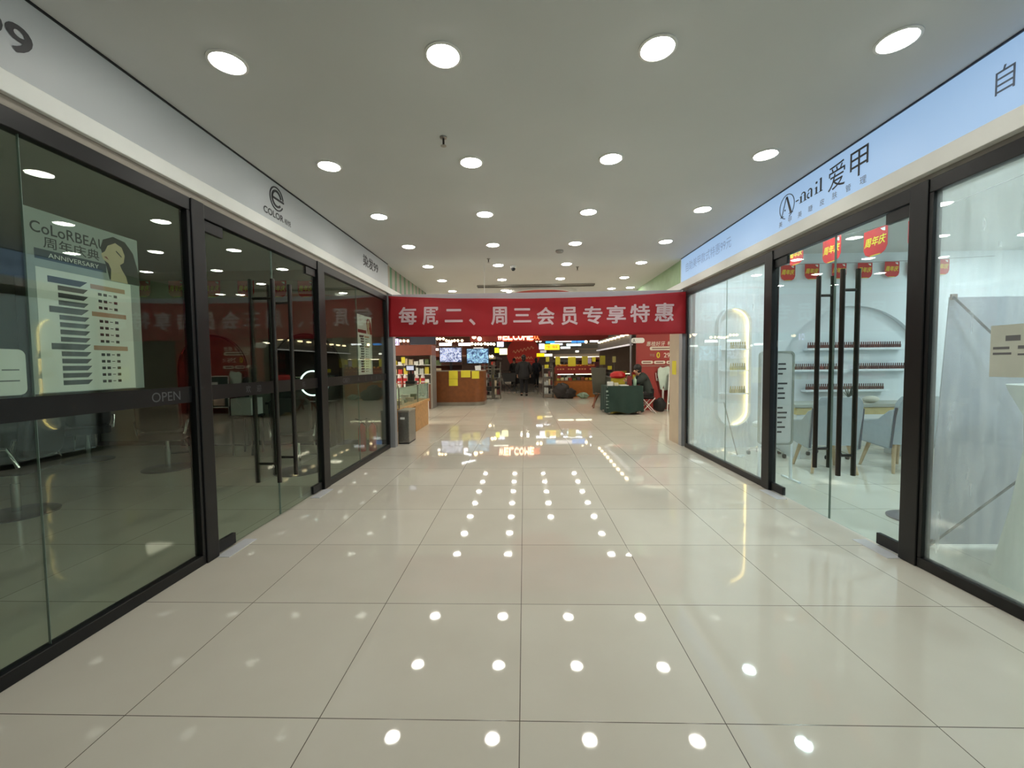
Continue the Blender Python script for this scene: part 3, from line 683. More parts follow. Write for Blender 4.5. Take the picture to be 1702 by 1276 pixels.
string([Vector((lf[0].x-.5, 7.22, HC))]+lf+[Vector((lf[-1].x+.4, 7.22, HC))], 'thin string of the dim bunting inside the left salon')

# ------------------------------------------------------------------ nail salon
ac, ar, az = 5.30, 1.16, 1.116
poly = [(2.78, .0), (ac-ar, 0), (ac-ar, az)] + circ(ar, 36, ac, az, a0=PI, a1=0)[1:-1] + [(ac+ar, az), (ac+ar, 0), (10.2, 0), (10.2, HC), (2.78, HC)]
struct(MB().prism(poly, (0, 6.965, 0), (1,0,0), (0,0,1), (0,-.075,0)).build('wall_right_panel', WALLW, smooth=.3))
WY = 6.89
# capsule niche with warm light strip
cn = thing('capsule_display', 'white capsule-shaped wall niche with warm light strip and small shelves', 'display niche', (3.37, WY, .35))
def caps(w_, h_): return rrect(w_, h_, w_/2-.0005, 14)
MB().ringp(caps(.54, 1.92), caps(.50, 1.88), (3.37, WY, 1.315), (1,0,0), (0,0,1), (0,-.13,0)).build('rim', WALLW, cn)
co, ci = caps(.498, 1.878), caps(.484, 1.864); ls = MB(); nn_ = len(co)
for i in range(nn_):
    j = (i+1) % nn_
    if co[i][0] > .02 and co[j][0] > .02: ls.prism([co[i], co[j], ci[j], ci[i]], (3.37, WY-.004, 1.315), (1,0,0), (0,0,1), (0,-.03,0))
ls.build('light_strip', mat('warm_strip', (255, 220, 150), .5, emit=7, ecol=(255, 216, 140), var=0), cn)
for z in (1.61, 1.27, .90): MB().box(3.14, WY-.12, z-.02, 3.60, WY-.002, z).build('niche_shelf', WALLW, cn)
GOLD = mat('gold_bottle', (176, 156, 60), .3, metal=.3); BROWN = mat('polish_bottle', (122, 92, 88), .25, var=.2, scale=40); CAPD = mat('bottle_cap', (88, 62, 60), .4)
def bottle_proto(name, m1, m2, r, h):
    b = MB().lathe([(r, 0), (r, h*.5), (r*.55, h*.6)], n=10); nf = len(b.f); b.lathe([(r*.6, h*.6), (r*.5, h), (.001, h)], n=10)
    o = b.build(name, [m1, m2])
    for i, p in enumerate(o.data.polygons): p.material_index = 0 if i < nf else 1
    return o
gp = bottle_proto('nail_polish_bottle', GOLD, GOLD, .018, .11); used = False
for z, nm in ((1.61, 'top'), (1.27, 'middle'), (.90, 'bottom')):
    for i in range(7):
        o = gp if not used else gp.copy()
        if used: COL.objects.link(o)
        used = True; o.location = (3.33+.036*i, WY-.07, z)
        tag(o, f'small golden bottle on the {nm} shelf of the capsule niche', 'bottle', f'golden bottles on the {nm} niche shelf')
bp_ = bottle_proto('nail_polish_bottle', BROWN, CAPD, .0145, .095); used = False
BW = 6.965
for (x0, x1, z, nm) in ((4.57, 6.05, 1.605, 'highest wall shelf'), (4.315, 5.14, 1.262, 'left middle wall shelf'), (5.345, 6.135, 1.262, 'right middle wall shelf'), (4.555, 5.80, .935, 'lowest wall shelf')):
    s_ = MB().box(x0-.02, BW-.13, z-.035, x1+.05, BW-.001, z).build('wall_shelf', WALLW, bevel=.003)
    tag(s_, f'white floating shelf in the arched recess, the {nm} holding nail polish', 'shelf')
    n = int((x1-x0)/.0335)
    for i in range(n):
        o = bp_ if not used else bp_.copy()
        if used: COL.objects.link(o)
        used = True; o.location = (x0+.018+.0335*i, BW-.08, z)
        tag(o, f'small dark brown nail polish bottle on the {nm}', 'bottle', f'polish bottles on the {nm}')
# menu stand
ms = thing('menu_stand', 'tall grey menu stand with printed lines just inside the right door post', 'sign stand', (2.95, 4.95, 0))
MB().prism(rrect(.36, 1.06, .04), (2.95, 4.96, .97), (1,0,0), (0,0,1), (0,.012,0)).build('menu_panel', mat('pale_menu', (206, 208, 206), .5), ms)
MB().ringp(rrect(.40, 1.10, .05), rrect(.36, 1.06, .04), (2.95, 4.952, .97), (1,0,0), (0,0,1), (0,.03,0)).build('frame', mat('sage_frame', (150, 156, 148), .4), ms)
for dx in (-.185, .185): MB().box(2.95+dx-.012, 4.955, 0, 2.95+dx+.012, 4.98, .44).build('leg', WALLW, ms)
for dx in (-.185, .185): MB().box(2.95+dx-.015, 4.8, 0, 2.95+dx+.015, 5.12, .018).build('foot', WALLW, ms)
mk = MB(); random.seed(3)
for i in range(15):
    z = 1.36-.057*i
    if i in (3, 8): continue
    for a in (-.15, .015):
        mk.box(2.95+a, 4.9585, z, 2.95+a+random.uniform(.05, .12), 4.9598, z+.02)
o = mk.build('printed_lines', LETTER, ms); o['kind'] = 'stuff'
# armchairs
CHAIR = mat('blue_grey_upholstery', (166, 178, 186), .75, var=.04, scale=20, bump=.1); CHAIRS = mat('piping', (84, 92, 104), .6); LEGW = mat('pale_beech', (196, 172, 138), .5, var=.1, scale=18)
def armchair(label, x, y, rot, group):
    r = thing('armchair', label, 'chair', (0,0,0), group=group)
    MB().prism(rrect(.50, .50, .08), (0, .02, .36), (1,0,0), (0,1,0), (0,0,.12)).build('seat', CHAIR, r, bevel=.03)
    # curved back shell: grid
    nu, nv = 14, 8; v = []; f = []
    for layer in (0, 1):
        for j in range(nv+1):
            for i in range(nu+1):
                s = i/nu*2-1; t = j/nv
                ww = .285*(1-.10*t); a = s*1.05
                X = ww*math.sin(a)/math.sin(1.05); Y = -.26+.07*(1-math.cos(a))*1.2-.10*t
                Z = .36+(.60 if abs(s) < .75 else .60-(abs(s)-.75)*.35)*t
                v.append((X, Y+(.06 if layer else 0), Z))
    N = (nu+1)*(nv+1)
    for j in range(nv):
        for i in range(nu):
            q = j*(nu+1)+i; f += [(q, q+1, q+nu+2, q+nu+1), (N+q, N+q+nu+1, N+q+nu+2, N+q+1)]
    for i in range(nu): f += [(i, N+i, N+i+1, i+1), (nv*(nu+1)+i, nv*(nu+1)+i+1, N+nv*(nu+1)+i+1, N+nv*(nu+1)+i)]
    for j in range(nv): f += [(j*(nu+1), (j+1)*(nu+1), N+(j+1)*(nu+1), N+j*(nu+1)), (j*(nu+1)+nu, N+j*(nu+1)+nu, N+(j+1)*(nu+1)+nu, (j+1)*(nu+1)+nu)]
    MB().add(v, f).build('backrest', CHAIR, r)
    for s in (-1, 1):
        prof = [(-.22, .30), (.25, .34), (.29, .40), (.28, .60), (.2, .62), (-.05, .66), (-.2, .78), (-.27, .80)]
        MB().prism(prof, (s*.265-.025, 0, 0), (0,1,0), (0,0,1), (.05, 0, 0)).build('armrest', CHAIR, r, bevel=.015)
        MB().tube([(s*.272, -.23, .32), (s*.272, -.29, .82)], .012, 6).build('piping', CHAIRS, r)
        for t in (-1, 1): MB().tube([(s*.18, t*.17, .37), (s*.25, t*.25, 0)], .026, 10, r2=.016).build('leg', LEGW, r)
    r.location = (x, y, 0); r.rotation_euler = (0,0,rot); return r
armchair('blue-grey armchair with pale wooden legs seen through the right door, behind the handles', 3.86, 5.45, -.16, 'client armchairs')
armchair('blue-grey armchair with pale wooden legs partly hidden by the black right door post', 4.78, 5.47, .02, 'client armchairs')
dk = thing('manicure_desk', 'long pale manicure desk with a wooden drawer band behind the armchairs', 'desk', (5.3, 6.2, 0))
MB().box(3.82, 5.98, .74, 7.2, 6.5, .79).build('worktop', mat('sage_top', (176, 180, 170), .4), dk, bevel=.006); MB().box(3.86, 6.0, .64, 7.15, 6.48, .735).build('drawer_band', mat('pale_oak', (206, 190, 140), .5, var=.08, scale=12), dk)
for x in (3.9, 5.5, 7.1): MB().box(x-.03, 6.02, 0, x+.03, 6.46, .64).build('leg', WALLW, dk)
def rolling_stool(label, x, y, seatc):
    r = thing('rolling_stool', label, 'stool', (x, y, 0), group='rolling stools')
    for i in range(5):
        a = i*2*PI/5+.3; e = (x+.24*math.cos(a), y+.24*math.sin(a))
        MB().tube([(x, y, .12), (x+.12*math.cos(a), y+.12*math.sin(a), .11), (e[0], e[1], .07)], .016, 8, r2=.012).build('base_arm', CHROME, r)
        MB().lathe([(.02, 0), (.028, .012), (.028, .04), (.02, .055)], e[0], e[1], 0, 10).build('caster', DARK, r)
    MB().lathe([(.022, .11), (.022, .42)], x, y, 0, 12).build('column', CHROME, r)
    MB().lathe([(.17, .42), (.19, .44), (.19, .48), (.16, .5), (.01, .505)], x, y, 0, 24).build('seat', seatc, r)
rolling_stool('chrome-based rolling stool between the two blue-grey armchairs', 4.44, 6.2, LEATH)
rolling_stool('chrome-based rolling stool left of the armchairs beside the menu stand', 3.62, 6.3, WALLW)
cu = MB().ball((5.0, 6.15, .84), .09, 1.2, .8, .55).build('hand_rest', mat('cream_cushion', (214, 212, 198), .8)); tag(cu, 'small cream hand rest cushion on the manicure desk behind the right armchair', 'cushion')
pl = thing('desk_plant', 'small dark desk plant beside the right armchair back', 'plant', (4.72, 6.2, .79))
MB().lathe([(.035, 0), (.045, .08), (.04, .08), (.03, .07)], 4.72, 6.2, .79, 14).build('pot', WALLW, pl)
lv = MB(); random.seed(5)
for i in range(14):
    a = random.uniform(0, 6.28); h_ = random.uniform(.05, .17); e = Vector((4.72+.06*math.cos(a), 6.2+.06*math.sin(a), .86+h_))
    lv.bar((4.72, 6.2, .86), e, .012, .004)
lv.build('leaves', mat('dark_leaf', (62, 76, 66), .6), pl)
tr = thing('light_stand', 'thin leaning rod stand on a small white foot below the capsule niche', 'stand', (3.16, 6.25, 0))
MB().tube([(3.16, 6.25, .01), (2.98, 6.3, .8)], .009, 8).build('rod', STEEL, tr)
MB().box(3.06, 6.23, 0, 3.26, 6.27, .015).build('foot', WALLW, tr); MB().box(3.14, 6.13, 0, 3.18, 6.4, .015).build('foot', WALLW, tr)
rs = thing('round_base_stand', 'round grey base of a stand half hidden by the right black door post', 'stand', (3.44, 3.72, 0))
MB().lathe([(.2, 0), (.2, .012), (.17, .022), (.02, .026)], 3.44, 3.72, 0, 32).build('base', mat('mauve_metal', (140, 130, 136), .3, metal=.5), rs)
MB().lathe([(.014, .02), (.014, 1.1)], 3.44, 3.72, 0, 10).build('pole', STEEL, rs)
# pop-up display seen from behind
tl, bl = at(1577, 494, 3.02), at(1538, 908, 3.16); bl.z = .02
dn = (tl-bl); wv_ = Vector((1.75, 0, 0))
xs_ = thing('display_banner', 'grey back of a free-standing display banner with crossed black rods in the right window', 'banner stand', (bl.x+.9, 3.1, 0))
n_ = wv_.cross(dn).normalized()
MB().add([bl, bl+wv_, tl+wv_, tl, bl+n_*.006, bl+wv_+n_*.006, tl+wv_+n_*.006, tl+n_*.006], [(0,1,2,3), (7,6,5,4), (0,4,5,1), (1,5,6,2), (2,6,7,3), (3,7,4,0)]).build('panel', mat('lilac_grey_back', (208, 212, 228), .6, var=.03, scale=2), xs_)
fw = Vector((0, -.03, 0)); hub = (bl+tl+wv_)/2 + fw*5
for e in (bl, tl, bl+wv_, tl+wv_): MB().tube([e+fw, hub], .008, 8).build('rod', DARK, xs_)
MB().ball(tuple(hub), .03).build('hub', DARK, xs_)
for e in (tl, bl): MB().box(e.x-.0, e.y-.02, e.z-.02+.02*(e is bl), e.x+.04, e.y-.008, e.z+.02+.02*(e is bl)).build('corner_pocket', mat('brown_pocket', (150, 128, 116), .6), xs_)
pd = MB().lathe([(.30, 0), (.285, .05), (.22, .45), (.175, .85), (.185, 1.05), (.25, 1.2), (.26, 1.24), (.01, 1.25)], 3.25, 2.56, 0, 40)
o = pd.build('draped_pedestal', mat('white_drape', (232, 236, 232), .8, var=.04, scale=4)); tag(o, 'white draped pedestal in front of the grey display banner at the right edge', 'pedestal')
nt_ = thing('paper_notice', 'pale paper notice with grey lines taped inside the near right window', 'notice', (XR-.008, 2.34, 1.3))
MB().box(XR-.0085, 2.215, 1.30, XR-.0070, 2.475, 1.59).build('sheet', mat('notice_paper', (206, 212, 200), .7), nt_)
for (y0, y1, z, h_) in ((2.33, 2.40, 1.50, .03), (2.38, 2.46, 1.455, .014), (2.235, 2.34, 1.455, .018), (2.37, 2.46, 1.425, .012), (2.26, 2.34, 1.42, .01)):
    MB().box(XR-.0092, y0, z, XR-.0086, y1, z+h_).build('printed_line', LETTERG, nt_)
# lamps added out of view to light the salon, by the glass and deeper in
sp_ = make_downlight(SALE, .08); CH[sp_.name] = kids(sp_); first = True
for j in range(5):
    for i, x in enumerate((3.25, 6.9, 8.6)):
        o = sp_ if first else copy_tree(sp_); first = False
        o.location = (x, 1.2+1.2*j, HC); o['group'] = 'added nail salon downlights'
        o['label'] = 'round downlight added to light the nail salon, %s row, %s along' % (('by the glass', 'middle', 'deepest')[i], ('first', 'second', 'third', 'fourth', 'fifth')[j])
# ------------------------------------------------------------------ people
def skin_obj(name, nodes, edges, m, parent=None, sub=2):
    keys = list(nodes); me = bpy.data.meshes.new(name)
    me.from_pydata([nodes[k][:3] for k in keys], [(keys.index(a), keys.index(b)) for a, b in edges], [])
    ob = bpy.data.objects.new(name, me); COL.objects.link(ob)
    sk = ob.modifiers.new('skin', 'SKIN'); sk.use_smooth_shade = True; sk.branch_smoothing = .6
    sd_ = ob.modifiers.new('sub', 'SUBSURF'); sd_.levels = sub; sd_.render_levels = sub
    lay = me.skin_vertices[0].data
    for i, k in enumerate(keys):
        r = nodes[k][3]; lay[i].radius = r if isinstance(r, tuple) else (r, r); lay[i].use_root = (i == 0)
    bpy.context.view_layer.update()
    me2 = bpy.data.meshes.new_from_object(ob.evaluated_get(bpy.context.evaluated_depsgraph_get()))
    bpy.data.objects.remove(ob); bpy.data.meshes.remove(me); me2.name = name
    for p in me2.polygons: p.use_smooth = True
    me2.materials.clear(); me2.materials.append(m)
    o = bpy.data.objects.new(name, me2); COL.objects.link(o)
    if parent: o.parent = parent
    return o
SKINC = mat('skin', (196, 152, 126), .55, var=.03); COAT = mat('black_coat', (34, 32, 33), .8, var=.12, scale=14); TROU = mat('dark_trousers', (28, 28, 32), .8); HAIR = mat('black_hair', (24, 20, 19), .5); SHOE = mat('dark_shoe', (22, 21, 22), .5)
def person(label, loc, rot, pose, coat=COAT, trousers=TROU, scale=1.0, bulk=1.0):
    """pose: dict of joint positions in metres, facing +y"""
    root = thing('person', label, 'person', (0,0,0)); J = pose; b = bulk
    N = {'pelvis': (*J['pelvis'], .125), 'spine': (*J['spine'], .12), 'chest': (*J['chest'], .14), 'neck': (*J['neck'], .055), 'jaw': (*J['jaw'], (.07, .08)), 'skull': (*J['skull'], (.085, .1)), 'crown': (*J['crown'], .055)}
    E = [('pelvis','spine'), ('spine','chest'), ('chest','neck'), ('neck','jaw'), ('jaw','skull'), ('skull','crown')]
    f = (Vector(J['skull'])-Vector(J['neck'])); face = Vector(J.get('face', (0,1,0))).normalized(); side = face.cross(Vector((0,0,1))).normalized()
    nb = Vector(J['jaw'])*.45+Vector(J['skull'])*.55
    N['nose'] = (*(nb+face*.105), .014); E.append(('jaw','nose'))
    for s, k in ((-1,'l'), (1,'r')):
        N['ear'+k] = (*(nb+side*s*.088), .02); E.append(('skull','ear'+k))
        for j_, r in (('sho', .07), ('elb', .047), ('wri', .033)): N[j_+k] = (*J[j_+k], r)
        E += [('chest','sho'+k), ('sho'+k,'elb'+k), ('elb'+k,'wri'+k)]
        d = (Vector(J['wri'+k])-Vector(J['elb'+k])).normalized(); hs = d.cross(face); hs = hs.normalized() if hs.length > .1 else side
        p = Vector(J['wri'+k])+d*.075; N['palm'+k] = (*p, (.034, .018)); E.append(('wri'+k,'palm'+k))
        for q in range(4):
            a = p + hs*(q-1.5)*.019 + d*.03; cfl = face*.02
            N[f'f{q}{k}'] = (*a, .009); N[f'g{q}{k}'] = (*(a+d*(.05-.006*abs(q-1.5))+cfl), .008)
            E += [('palm'+k, f'f{q}{k}'), (f'f{q}{k}', f'g{q}{k}')]
        N['th'+k] = (*(p-hs*.04+d*.005+face*.01), .01); E.append(('palm'+k,'th'+k))
        for j_, r in (('hip', .095), ('kne', .06), ('ank', .042)): N[j_+k] = (*J[j_+k], r)
        N['toe'+k] = (*J['toe'+k], .035)
        E += [('pelvis','hip'+k), ('hip'+k,'kne'+k), ('kne'+k,'ank'+k), ('ank'+k,'toe'+k)]
    skin_obj('body', N, E, SKINC, root, 1)
    # coat over trunk and arms
    C = {'low': (*(Vector(J['pelvis'])*1.0 + Vector((0,0,-.08))*J.get('coatdrop', 1)), (.2*b, .17*b)), 'pelvis': (*J['pelvis'], (.19*b, .16*b)), 'spine': (*J['spine'], (.185*b, .16*b)), 'chest': (*J['chest'], (.19*b, .165*b)), 'col': (*J['neck'], .078)}
    CE = [('low','pelvis'), ('pelvis','spine'), ('spine','chest'), ('chest','col')]
    for k in 'lr':
        ab = min(b, 1.2); C['sho'+k] = (*J['sho'+k], .095*ab); C['elb'+k] = (*J['elb'+k], .075*ab); C['wri'+k] = (*(Vector(J['wri'+k])*.96+Vector(J['elb'+k])*.04), .056*ab)
        CE += [('chest','sho'+k), ('sho'+k,'elb'+k), ('elb'+k,'wri'+k)]
    lab(skin_obj('coat', C, CE, coat, root, 2), 'dark padded coat')
    T = {'pelvis': (*J['pelvis'], .15)}; TE = []
    for k in 'lr':
        T['hip'+k] = (*J['hip'+k], .115); T['kne'+k] = (*J['kne'+k], .085); T['ank'+k] = (*J['ank'+k], .066)
        TE += [('pelvis','hip'+k), ('hip'+k,'kne'+k), ('kne'+k,'ank'+k)]
    skin_obj('trousers', T, TE, trousers, root, 2)
    for k in 'lr':
        a, t = Vector(J['ank'+k]), Vector(J['toe'+k]); d = t-a; d.z = 0; d.normalize()
        S = {'a': (*(a+Vector((0,0,-.02))), .05), 'h': (*(a-d*.04+Vector((0,0,-.045))), .042), 't': (*(t+d*.02), (.05, .038))}
        skin_obj('shoe', S, [('a','h'), ('a','t')], SHOE, root, 2)
    sk = Vector(J['skull']); H = MB().ball(tuple(sk-face*.018+Vector((0,0,.035))), .112, .92, .98, 1.02); 
    if J.get('hair') == 'short': pass
    else: H.ball(tuple(sk-face*.05-Vector((0,0,.06))), .095, .9, .8, 1.1)
    ob = H.build('hair', HAIR, root, smooth=3.2)
    root.location = loc; root.rotation_euler = (0,0,rot); root.scale = (scale,)*3
    return root
WALK = dict(pelvis=(0,0,.95), spine=(0,0,1.13), chest=(0,.01,1.34), neck=(0,.03,1.50), jaw=(0,.06,1.57), skull=(0,.05,1.64), crown=(0,.04,1.72), face=(0,1,-.1),
    shol=(-.19,0,1.42), elbl=(-.27,-.04,1.15), wril=(-.26,.04,.92), shor=(.19,0,1.42), elbr=(.27,-.03,1.15), wrir=(.27,.1,.93),
    hipl=(-.09,0,.9), knel=(-.1,.06,.5), ankl=(-.1,-.1,.11), toel=(-.1,.05,.045), hipr=(.09,0,.9), kner=(.1,.1,.5), ankr=(.11,.12,.09), toer=(.11,.27,.04))
WALKC = dict(WALK); WALKC.update(shol=(-.21,0,1.4), shor=(.21,0,1.4), elbl=(-.3,-.04,1.14), elbr=(.3,-.03,1.14), wril=(-.28,.06,.92), wrir=(.28,.1,.92), coatdrop=3.2)
person('person in a long black coat walking away along the centre of the passage', (-.02, 18.3, 0), 0, WALKC, scale=1.02, bulk=1.5)
W2 = dict(WALK); W2.update(toel=(-.1,.03,.045))
person('person in dark clothes half hidden behind the walking black coat, to its right', (.74, 25.6, 0), .25, W2, coat=mat('navy_coat', (30, 32, 42), .8), scale=1.0)
person('person in a dark jacket standing left of the walking black coat, further back', (-.62, 26.0, 0), PI*.9, W2, coat=mat('grey_coat', (52, 50, 50), .8), scale=1.0)
SIT = dict(pelvis=(0,-.02,.56), spine=(0,.02,.76), chest=(0,.13,.97), neck=(0,.22,1.11), jaw=(0,.30,1.15), skull=(0,.28,1.22), crown=(0,.26,1.30), face=(0,1,-.35), coatdrop=.3,
    shol=(-.19,.14,1.05), elbl=(-.24,.3,.86), wril=(-.14,.5,.90), shor=(.19,.14,1.05), elbr=(.25,.26,.84), wrir=(.16,.48,.88),
    hipl=(-.1,.0,.54), knel=(-.14,.4,.52), ankl=(-.14,.36,.11), toel=(-.14,.5,.045), hipr=(.1,.0,.54), kner=(.14,.38,.52), ankr=(.14,.28,.11), toer=(.14,.42,.045))
person('person in a dark green jacket seated on a white folding stool at the green table', (3.46, 11.85, 0), PI/2, SIT, coat=mat('dark_green_coat', (38, 46, 44), .8, var=.15, scale=12), bulk=1.2)

# ------------------------------------------------------------------ dental promotion corner, right
wl = thing('promotion_wall', 'dark red promotion wall with pale lettering behind the seated person', 'advertising wall', (4.3, 12.5, 0))
RW = mat('promo_red', (150, 50, 46), .55, var=.04, scale=2); PALE = mat('pale_print', (222, 214, 200), .6, var=0)
MB().box(3.33, 12.45, 0, 6.0, 12.55, 2.28).build('panel', RW, wl); MB().box(3.30, 12.40, 2.28, 6.0, 12.56, 2.34).build('top_rail', STEEL, wl)
YW = 12.448
def wt(body, u, v, wpx, hpx, m=PALE, bold=.004, nm='lettering', shear=0):
    c = at(u, v, YW); t = MB(); k = YW/F_PX; text_to(t, body, (c.x, YW-.003, c.z), (1,0,0), (0,0,1), w_=wpx*k, h_=hpx*k, bold=bold, shear=shear); return t.build(nm, m, wl)
wt('惠植好牙', 1090, 571, 30, 7.5, shear=.15); wt('畅想', 1117, 570.5, 14, 7.5, shear=.15); wt('种植', 1084, 590, 8, 5, mat('dim_print', (150, 120, 110), .6, var=0)); wt('0', 1094, 590, 5, 9, mat('olive_yellow', (214, 200, 40), .6, var=0), bold=.02); wt('298', 1111, 590, 15, 7.5); wt('元', 1124, 590, 7, 6)
def wpill(u0, v0, u1, v1, m=PALE, bars=True):
    a, b_ = at(u0, v0, YW), at(u1, v1, YW); W, H = b_.x-a.x, a.z-b_.z
    MB().prism(rrect(W, H, H*.4, 4), ((a.x+b_.x)/2, YW-.003, (a.z+b_.z)/2), (1,0,0), (0,0,1), (0,-.012,0)).build('text_plate', m, wl)
wpill(1080, 576, 1124, 581.5); wpill(1066, 599.5, 1085, 604.5); wpill(1087, 599.5, 1105.5, 604.5); wpill(1107.5, 599.5, 1126, 604.5)
for (u, v, wpx) in ((1102, 578.8, 36), (1075, 602, 13), (1096, 602, 12), (1116, 602, 12)): 
    c = at(u, v, YW); k = YW/F_PX; MB().box(c.x-wpx*k/2, YW-.017, c.z-.018, c.x+wpx*k/2, YW-.0155, c.z+.018).build('printed_line', mat('brown_print', (130, 100, 90), .6), wl)
c0, c1 = at(1067, 608, YW), at(1122, 607.5, YW); mk = MB(); n = 24
for i in range(n): x = c0.x+(c1.x-c0.x)*i/n; mk.box(x, YW-.006, c0.z-.02, x+.025, YW-.003, c0.z+.02)
mk.build('small_print_row', mat('dim_print', (150, 120, 110)), wl)['kind'] = 'stuff'
bd = MB(); a, b_ = at(1049, 561.5, YW), at(1071, 570, YW); W, H = b_.x-a.x, a.z-b_.z
bd.prism(rrect(W, H, H*.45, 6), ((a.x+b_.x)/2, YW-.003, (a.z+b_.z)/2), (1,0,0), (0,0,1), (0,-.02,0)); bo = bd.build('badge', PAPER, wl)
o = wt('A', 1053.5, 566, 4, 6, LETTER); o.location.y -= .022
wpole = MB().tube([(3.26, 12.85, 0), (3.26, 12.85, 2.3)], .03, 10).build('pole', ALU); tag(wpole, 'thin pale pole at the corner between market stall and red promotion wall', 'pole')
# folding table with printed green cloth
GRN = mat('dark_green_cloth', (24, 52, 46), .75, var=.1, scale=5)
ft = thing('folding_table', 'folding table hidden under a dark green printed cloth', 'table', (2.72, 11.75, 0))
MB().box(2.24, 11.32, .745, 3.2, 12.2, .775).build('tabletop', mat('table_top', (150, 150, 146), .5), ft)
for x in (2.3, 3.12):
    for y in (11.4, 12.1): MB().box(x, y, 0, x+.03, y+.03, .745).build('leg', STEEL, ft)
def cloth():
    cx, cy, hx, hy, zt = 2.72, 11.76, .49, .45, .779
    per = []; n = 72
    base = rrect(2*hx, 2*hy, .03, 3)
    # even resample of the outline
    L = [0]; B = base+[base[0]]
    for i in range(len(B)-1): L.append(L[-1]+math.dist(B[i], B[i+1]))
    for k in range(n):
        s = L[-1]*k/n
        for i in range(len(B)-1):
            if L[i] <= s <= L[i+1]:
                t = (s-L[i])/max(L[i+1]-L[i], 1e-6); per.append((B[i][0]+(B[i+1][0]-B[i][0])*t, B[i][1]+(B[i+1][1]-B[i][1])*t)); break
    v = []; f = []; rows = 7
    for j in range(rows+1):
        t = j/rows
        for k, (a, b) in enumerate(per):
            fl = 1+.02*t+.035*t*math.sin(k*1.05)
            v.append((cx+a*fl, cy+b*fl, zt-(zt-.07-.03*math.sin(k*.5))*t))
    for j in range(rows): f += [(j*n+k, j*n+(k+1) % n, (j+1)*n+(k+1) % n, (j+1)*n+k) for k in range(n)]
    f.append(tuple(range(n)))
    r = thing('tablecloth', 'dark green tablecloth with white vertical print at its left corner', 'tablecloth', (cx, cy, .07))
    o = MB().add(v, f).build('cloth', GRN, r, smooth=.9)
    q = MB()
    for i, (w_, h_) in enumerate(((.05, .10), (.07, .03), (.03, .08), (.075, .03), (.05, .03), (.075, .025))):
        q.box(2.2-.0-.0, 11.27, .62-.085*i, 2.2+w_, 11.276, .62+h_*.5-.085*i)
    q.build('white_print', mat('grey_print', (140, 158, 152), .6), r)['kind'] = 'stuff'
cloth()
def small(name, label, cat, mb, m, group=None, smooth=.55): o = mb.build(name, m, smooth=smooth); return tag(o, label, cat, group)
ZT2 = .781
small('carton', 'white open carton on the left end of the green table', 'box', MB().box(2.3, 11.5, ZT2, 2.44, 11.66, ZT2+.11), PAPER)
small('carton', 'smaller pale carton beside the open carton on the green table', 'box', MB().box(2.47, 11.5, ZT2, 2.58, 11.64, ZT2+.08), mat('cream_carton', (222, 216, 192), .7))
small('leaflets', 'flat stack of pale leaflets on the middle of the green table', 'leaflets', MB().box(2.62, 11.42, ZT2, 2.84, 11.72, ZT2+.02), PAPER)
small('gift_bag', 'dark red gift bag standing on the green table before the seated person', 'bag', MB().prism([(-.06, 0), (.06, 0), (.05, .26), (-.05, .26)], (2.89, 11.5, ZT2), (1,0,0), (0,0,1), (0,.1,0)), mat('maroon_bag', (110, 26, 30), .6))
small('drink_bottle', 'pale green bottle on the green table right of the dark red bag', 'bottle', MB().lathe([(.04, 0), (.045, .02), (.045, .15), (.02, .2), (.02, .24)], 3.03, 11.52, ZT2, 14), mat('pale_green_plastic', (150, 180, 160), .4))
st2 = thing('display_box', 'yellow box stand with a red dome top behind the green table', 'stand', (2.84, 12.75, 0))
MB().box(2.66, 12.6, 0, 3.02, 12.9, .95).build('stand_box', mat('olive_box', (176, 160, 40), .6), st2); MB().lathe([(.2, 0), (.24, .06), (.22, .14), (.12, .2), (.01, .21)], 2.84, 12.75, .95, 24).build('dome', mat('glossy_red', (190, 16, 22), .4), st2)
# folding stool
fs = thing('folding_stool', 'white tubular folding stool under the seated person', 'stool', (3.46, 11.85, 0))
MB().prism(rrect(.34, .34, .04), (3.46, 11.85, .425), (1,0,0), (0,1,0), (0,0,.025)).build('seat', DARK, fs)
for y in (11.68, 12.0):
    MB().tube([(3.28, y, .42), (3.66, y, .0)], .012, 8).build('leg', WHITE, fs); MB().tube([(3.64, y+.014, .42), (3.26, y+.014, .0)], .012, 8).build('leg', WHITE, fs)
MB().tube([(3.66, 11.68, .012), (3.66, 12.0, .012)], .011, 8).build('crossbar', WHITE, fs); MB().tube([(3.26, 11.68, .012), (3.26, 12.0, .012)], .011, 8).build('crossbar', WHITE, fs)
bp2 = MB().lump((3.86, 11.98, .2), .2, .9, .6, 1.0, 3, .1)
tag(bp2.build('backpack', mat('black_bag', (24, 24, 26), .7)), 'black backpack on the floor behind the folding stool', 'backpack')
es = thing('easel_sign', 'white-framed easel board with dental pictures beside the beige jamb', 'sign stand', (4.5, 12.1, 0))
e0 = Vector((4.08, 12.0, 0)); lean = Vector((.13, .2, 1.14)); wx = Vector((.75, 0, 0))
nn = wx.cross(lean).normalized()
MB().add([e0+lean*.2, e0+wx+lean*.2, e0+wx+lean, e0+lean, e0+lean*.2-nn*-.01, e0+wx+lean*.2+nn*.01, e0+wx+lean+nn*.01, e0+lean+nn*.01], [(0,1,2,3), (7,6,5,4), (0,4,5,1), (1,5,6,2), (2,6,7,3), (3,7,4,0)]).build('board', mat('teal_board', (42, 58, 58), .5), es)
MB().tube([e0, e0+lean], .018, 8).build('frame_leg', WHITE, es); MB().tube([e0+wx, e0+wx+lean], .018, 8).build('frame_leg', WHITE, es); MB().tube([e0+lean, e0+lean+wx], .018, 8).build('frame_bar', WHITE, es); MB().tube([e0+lean*.2, e0+lean*.2+wx], .018, 8).build('frame_bar', WHITE, es)
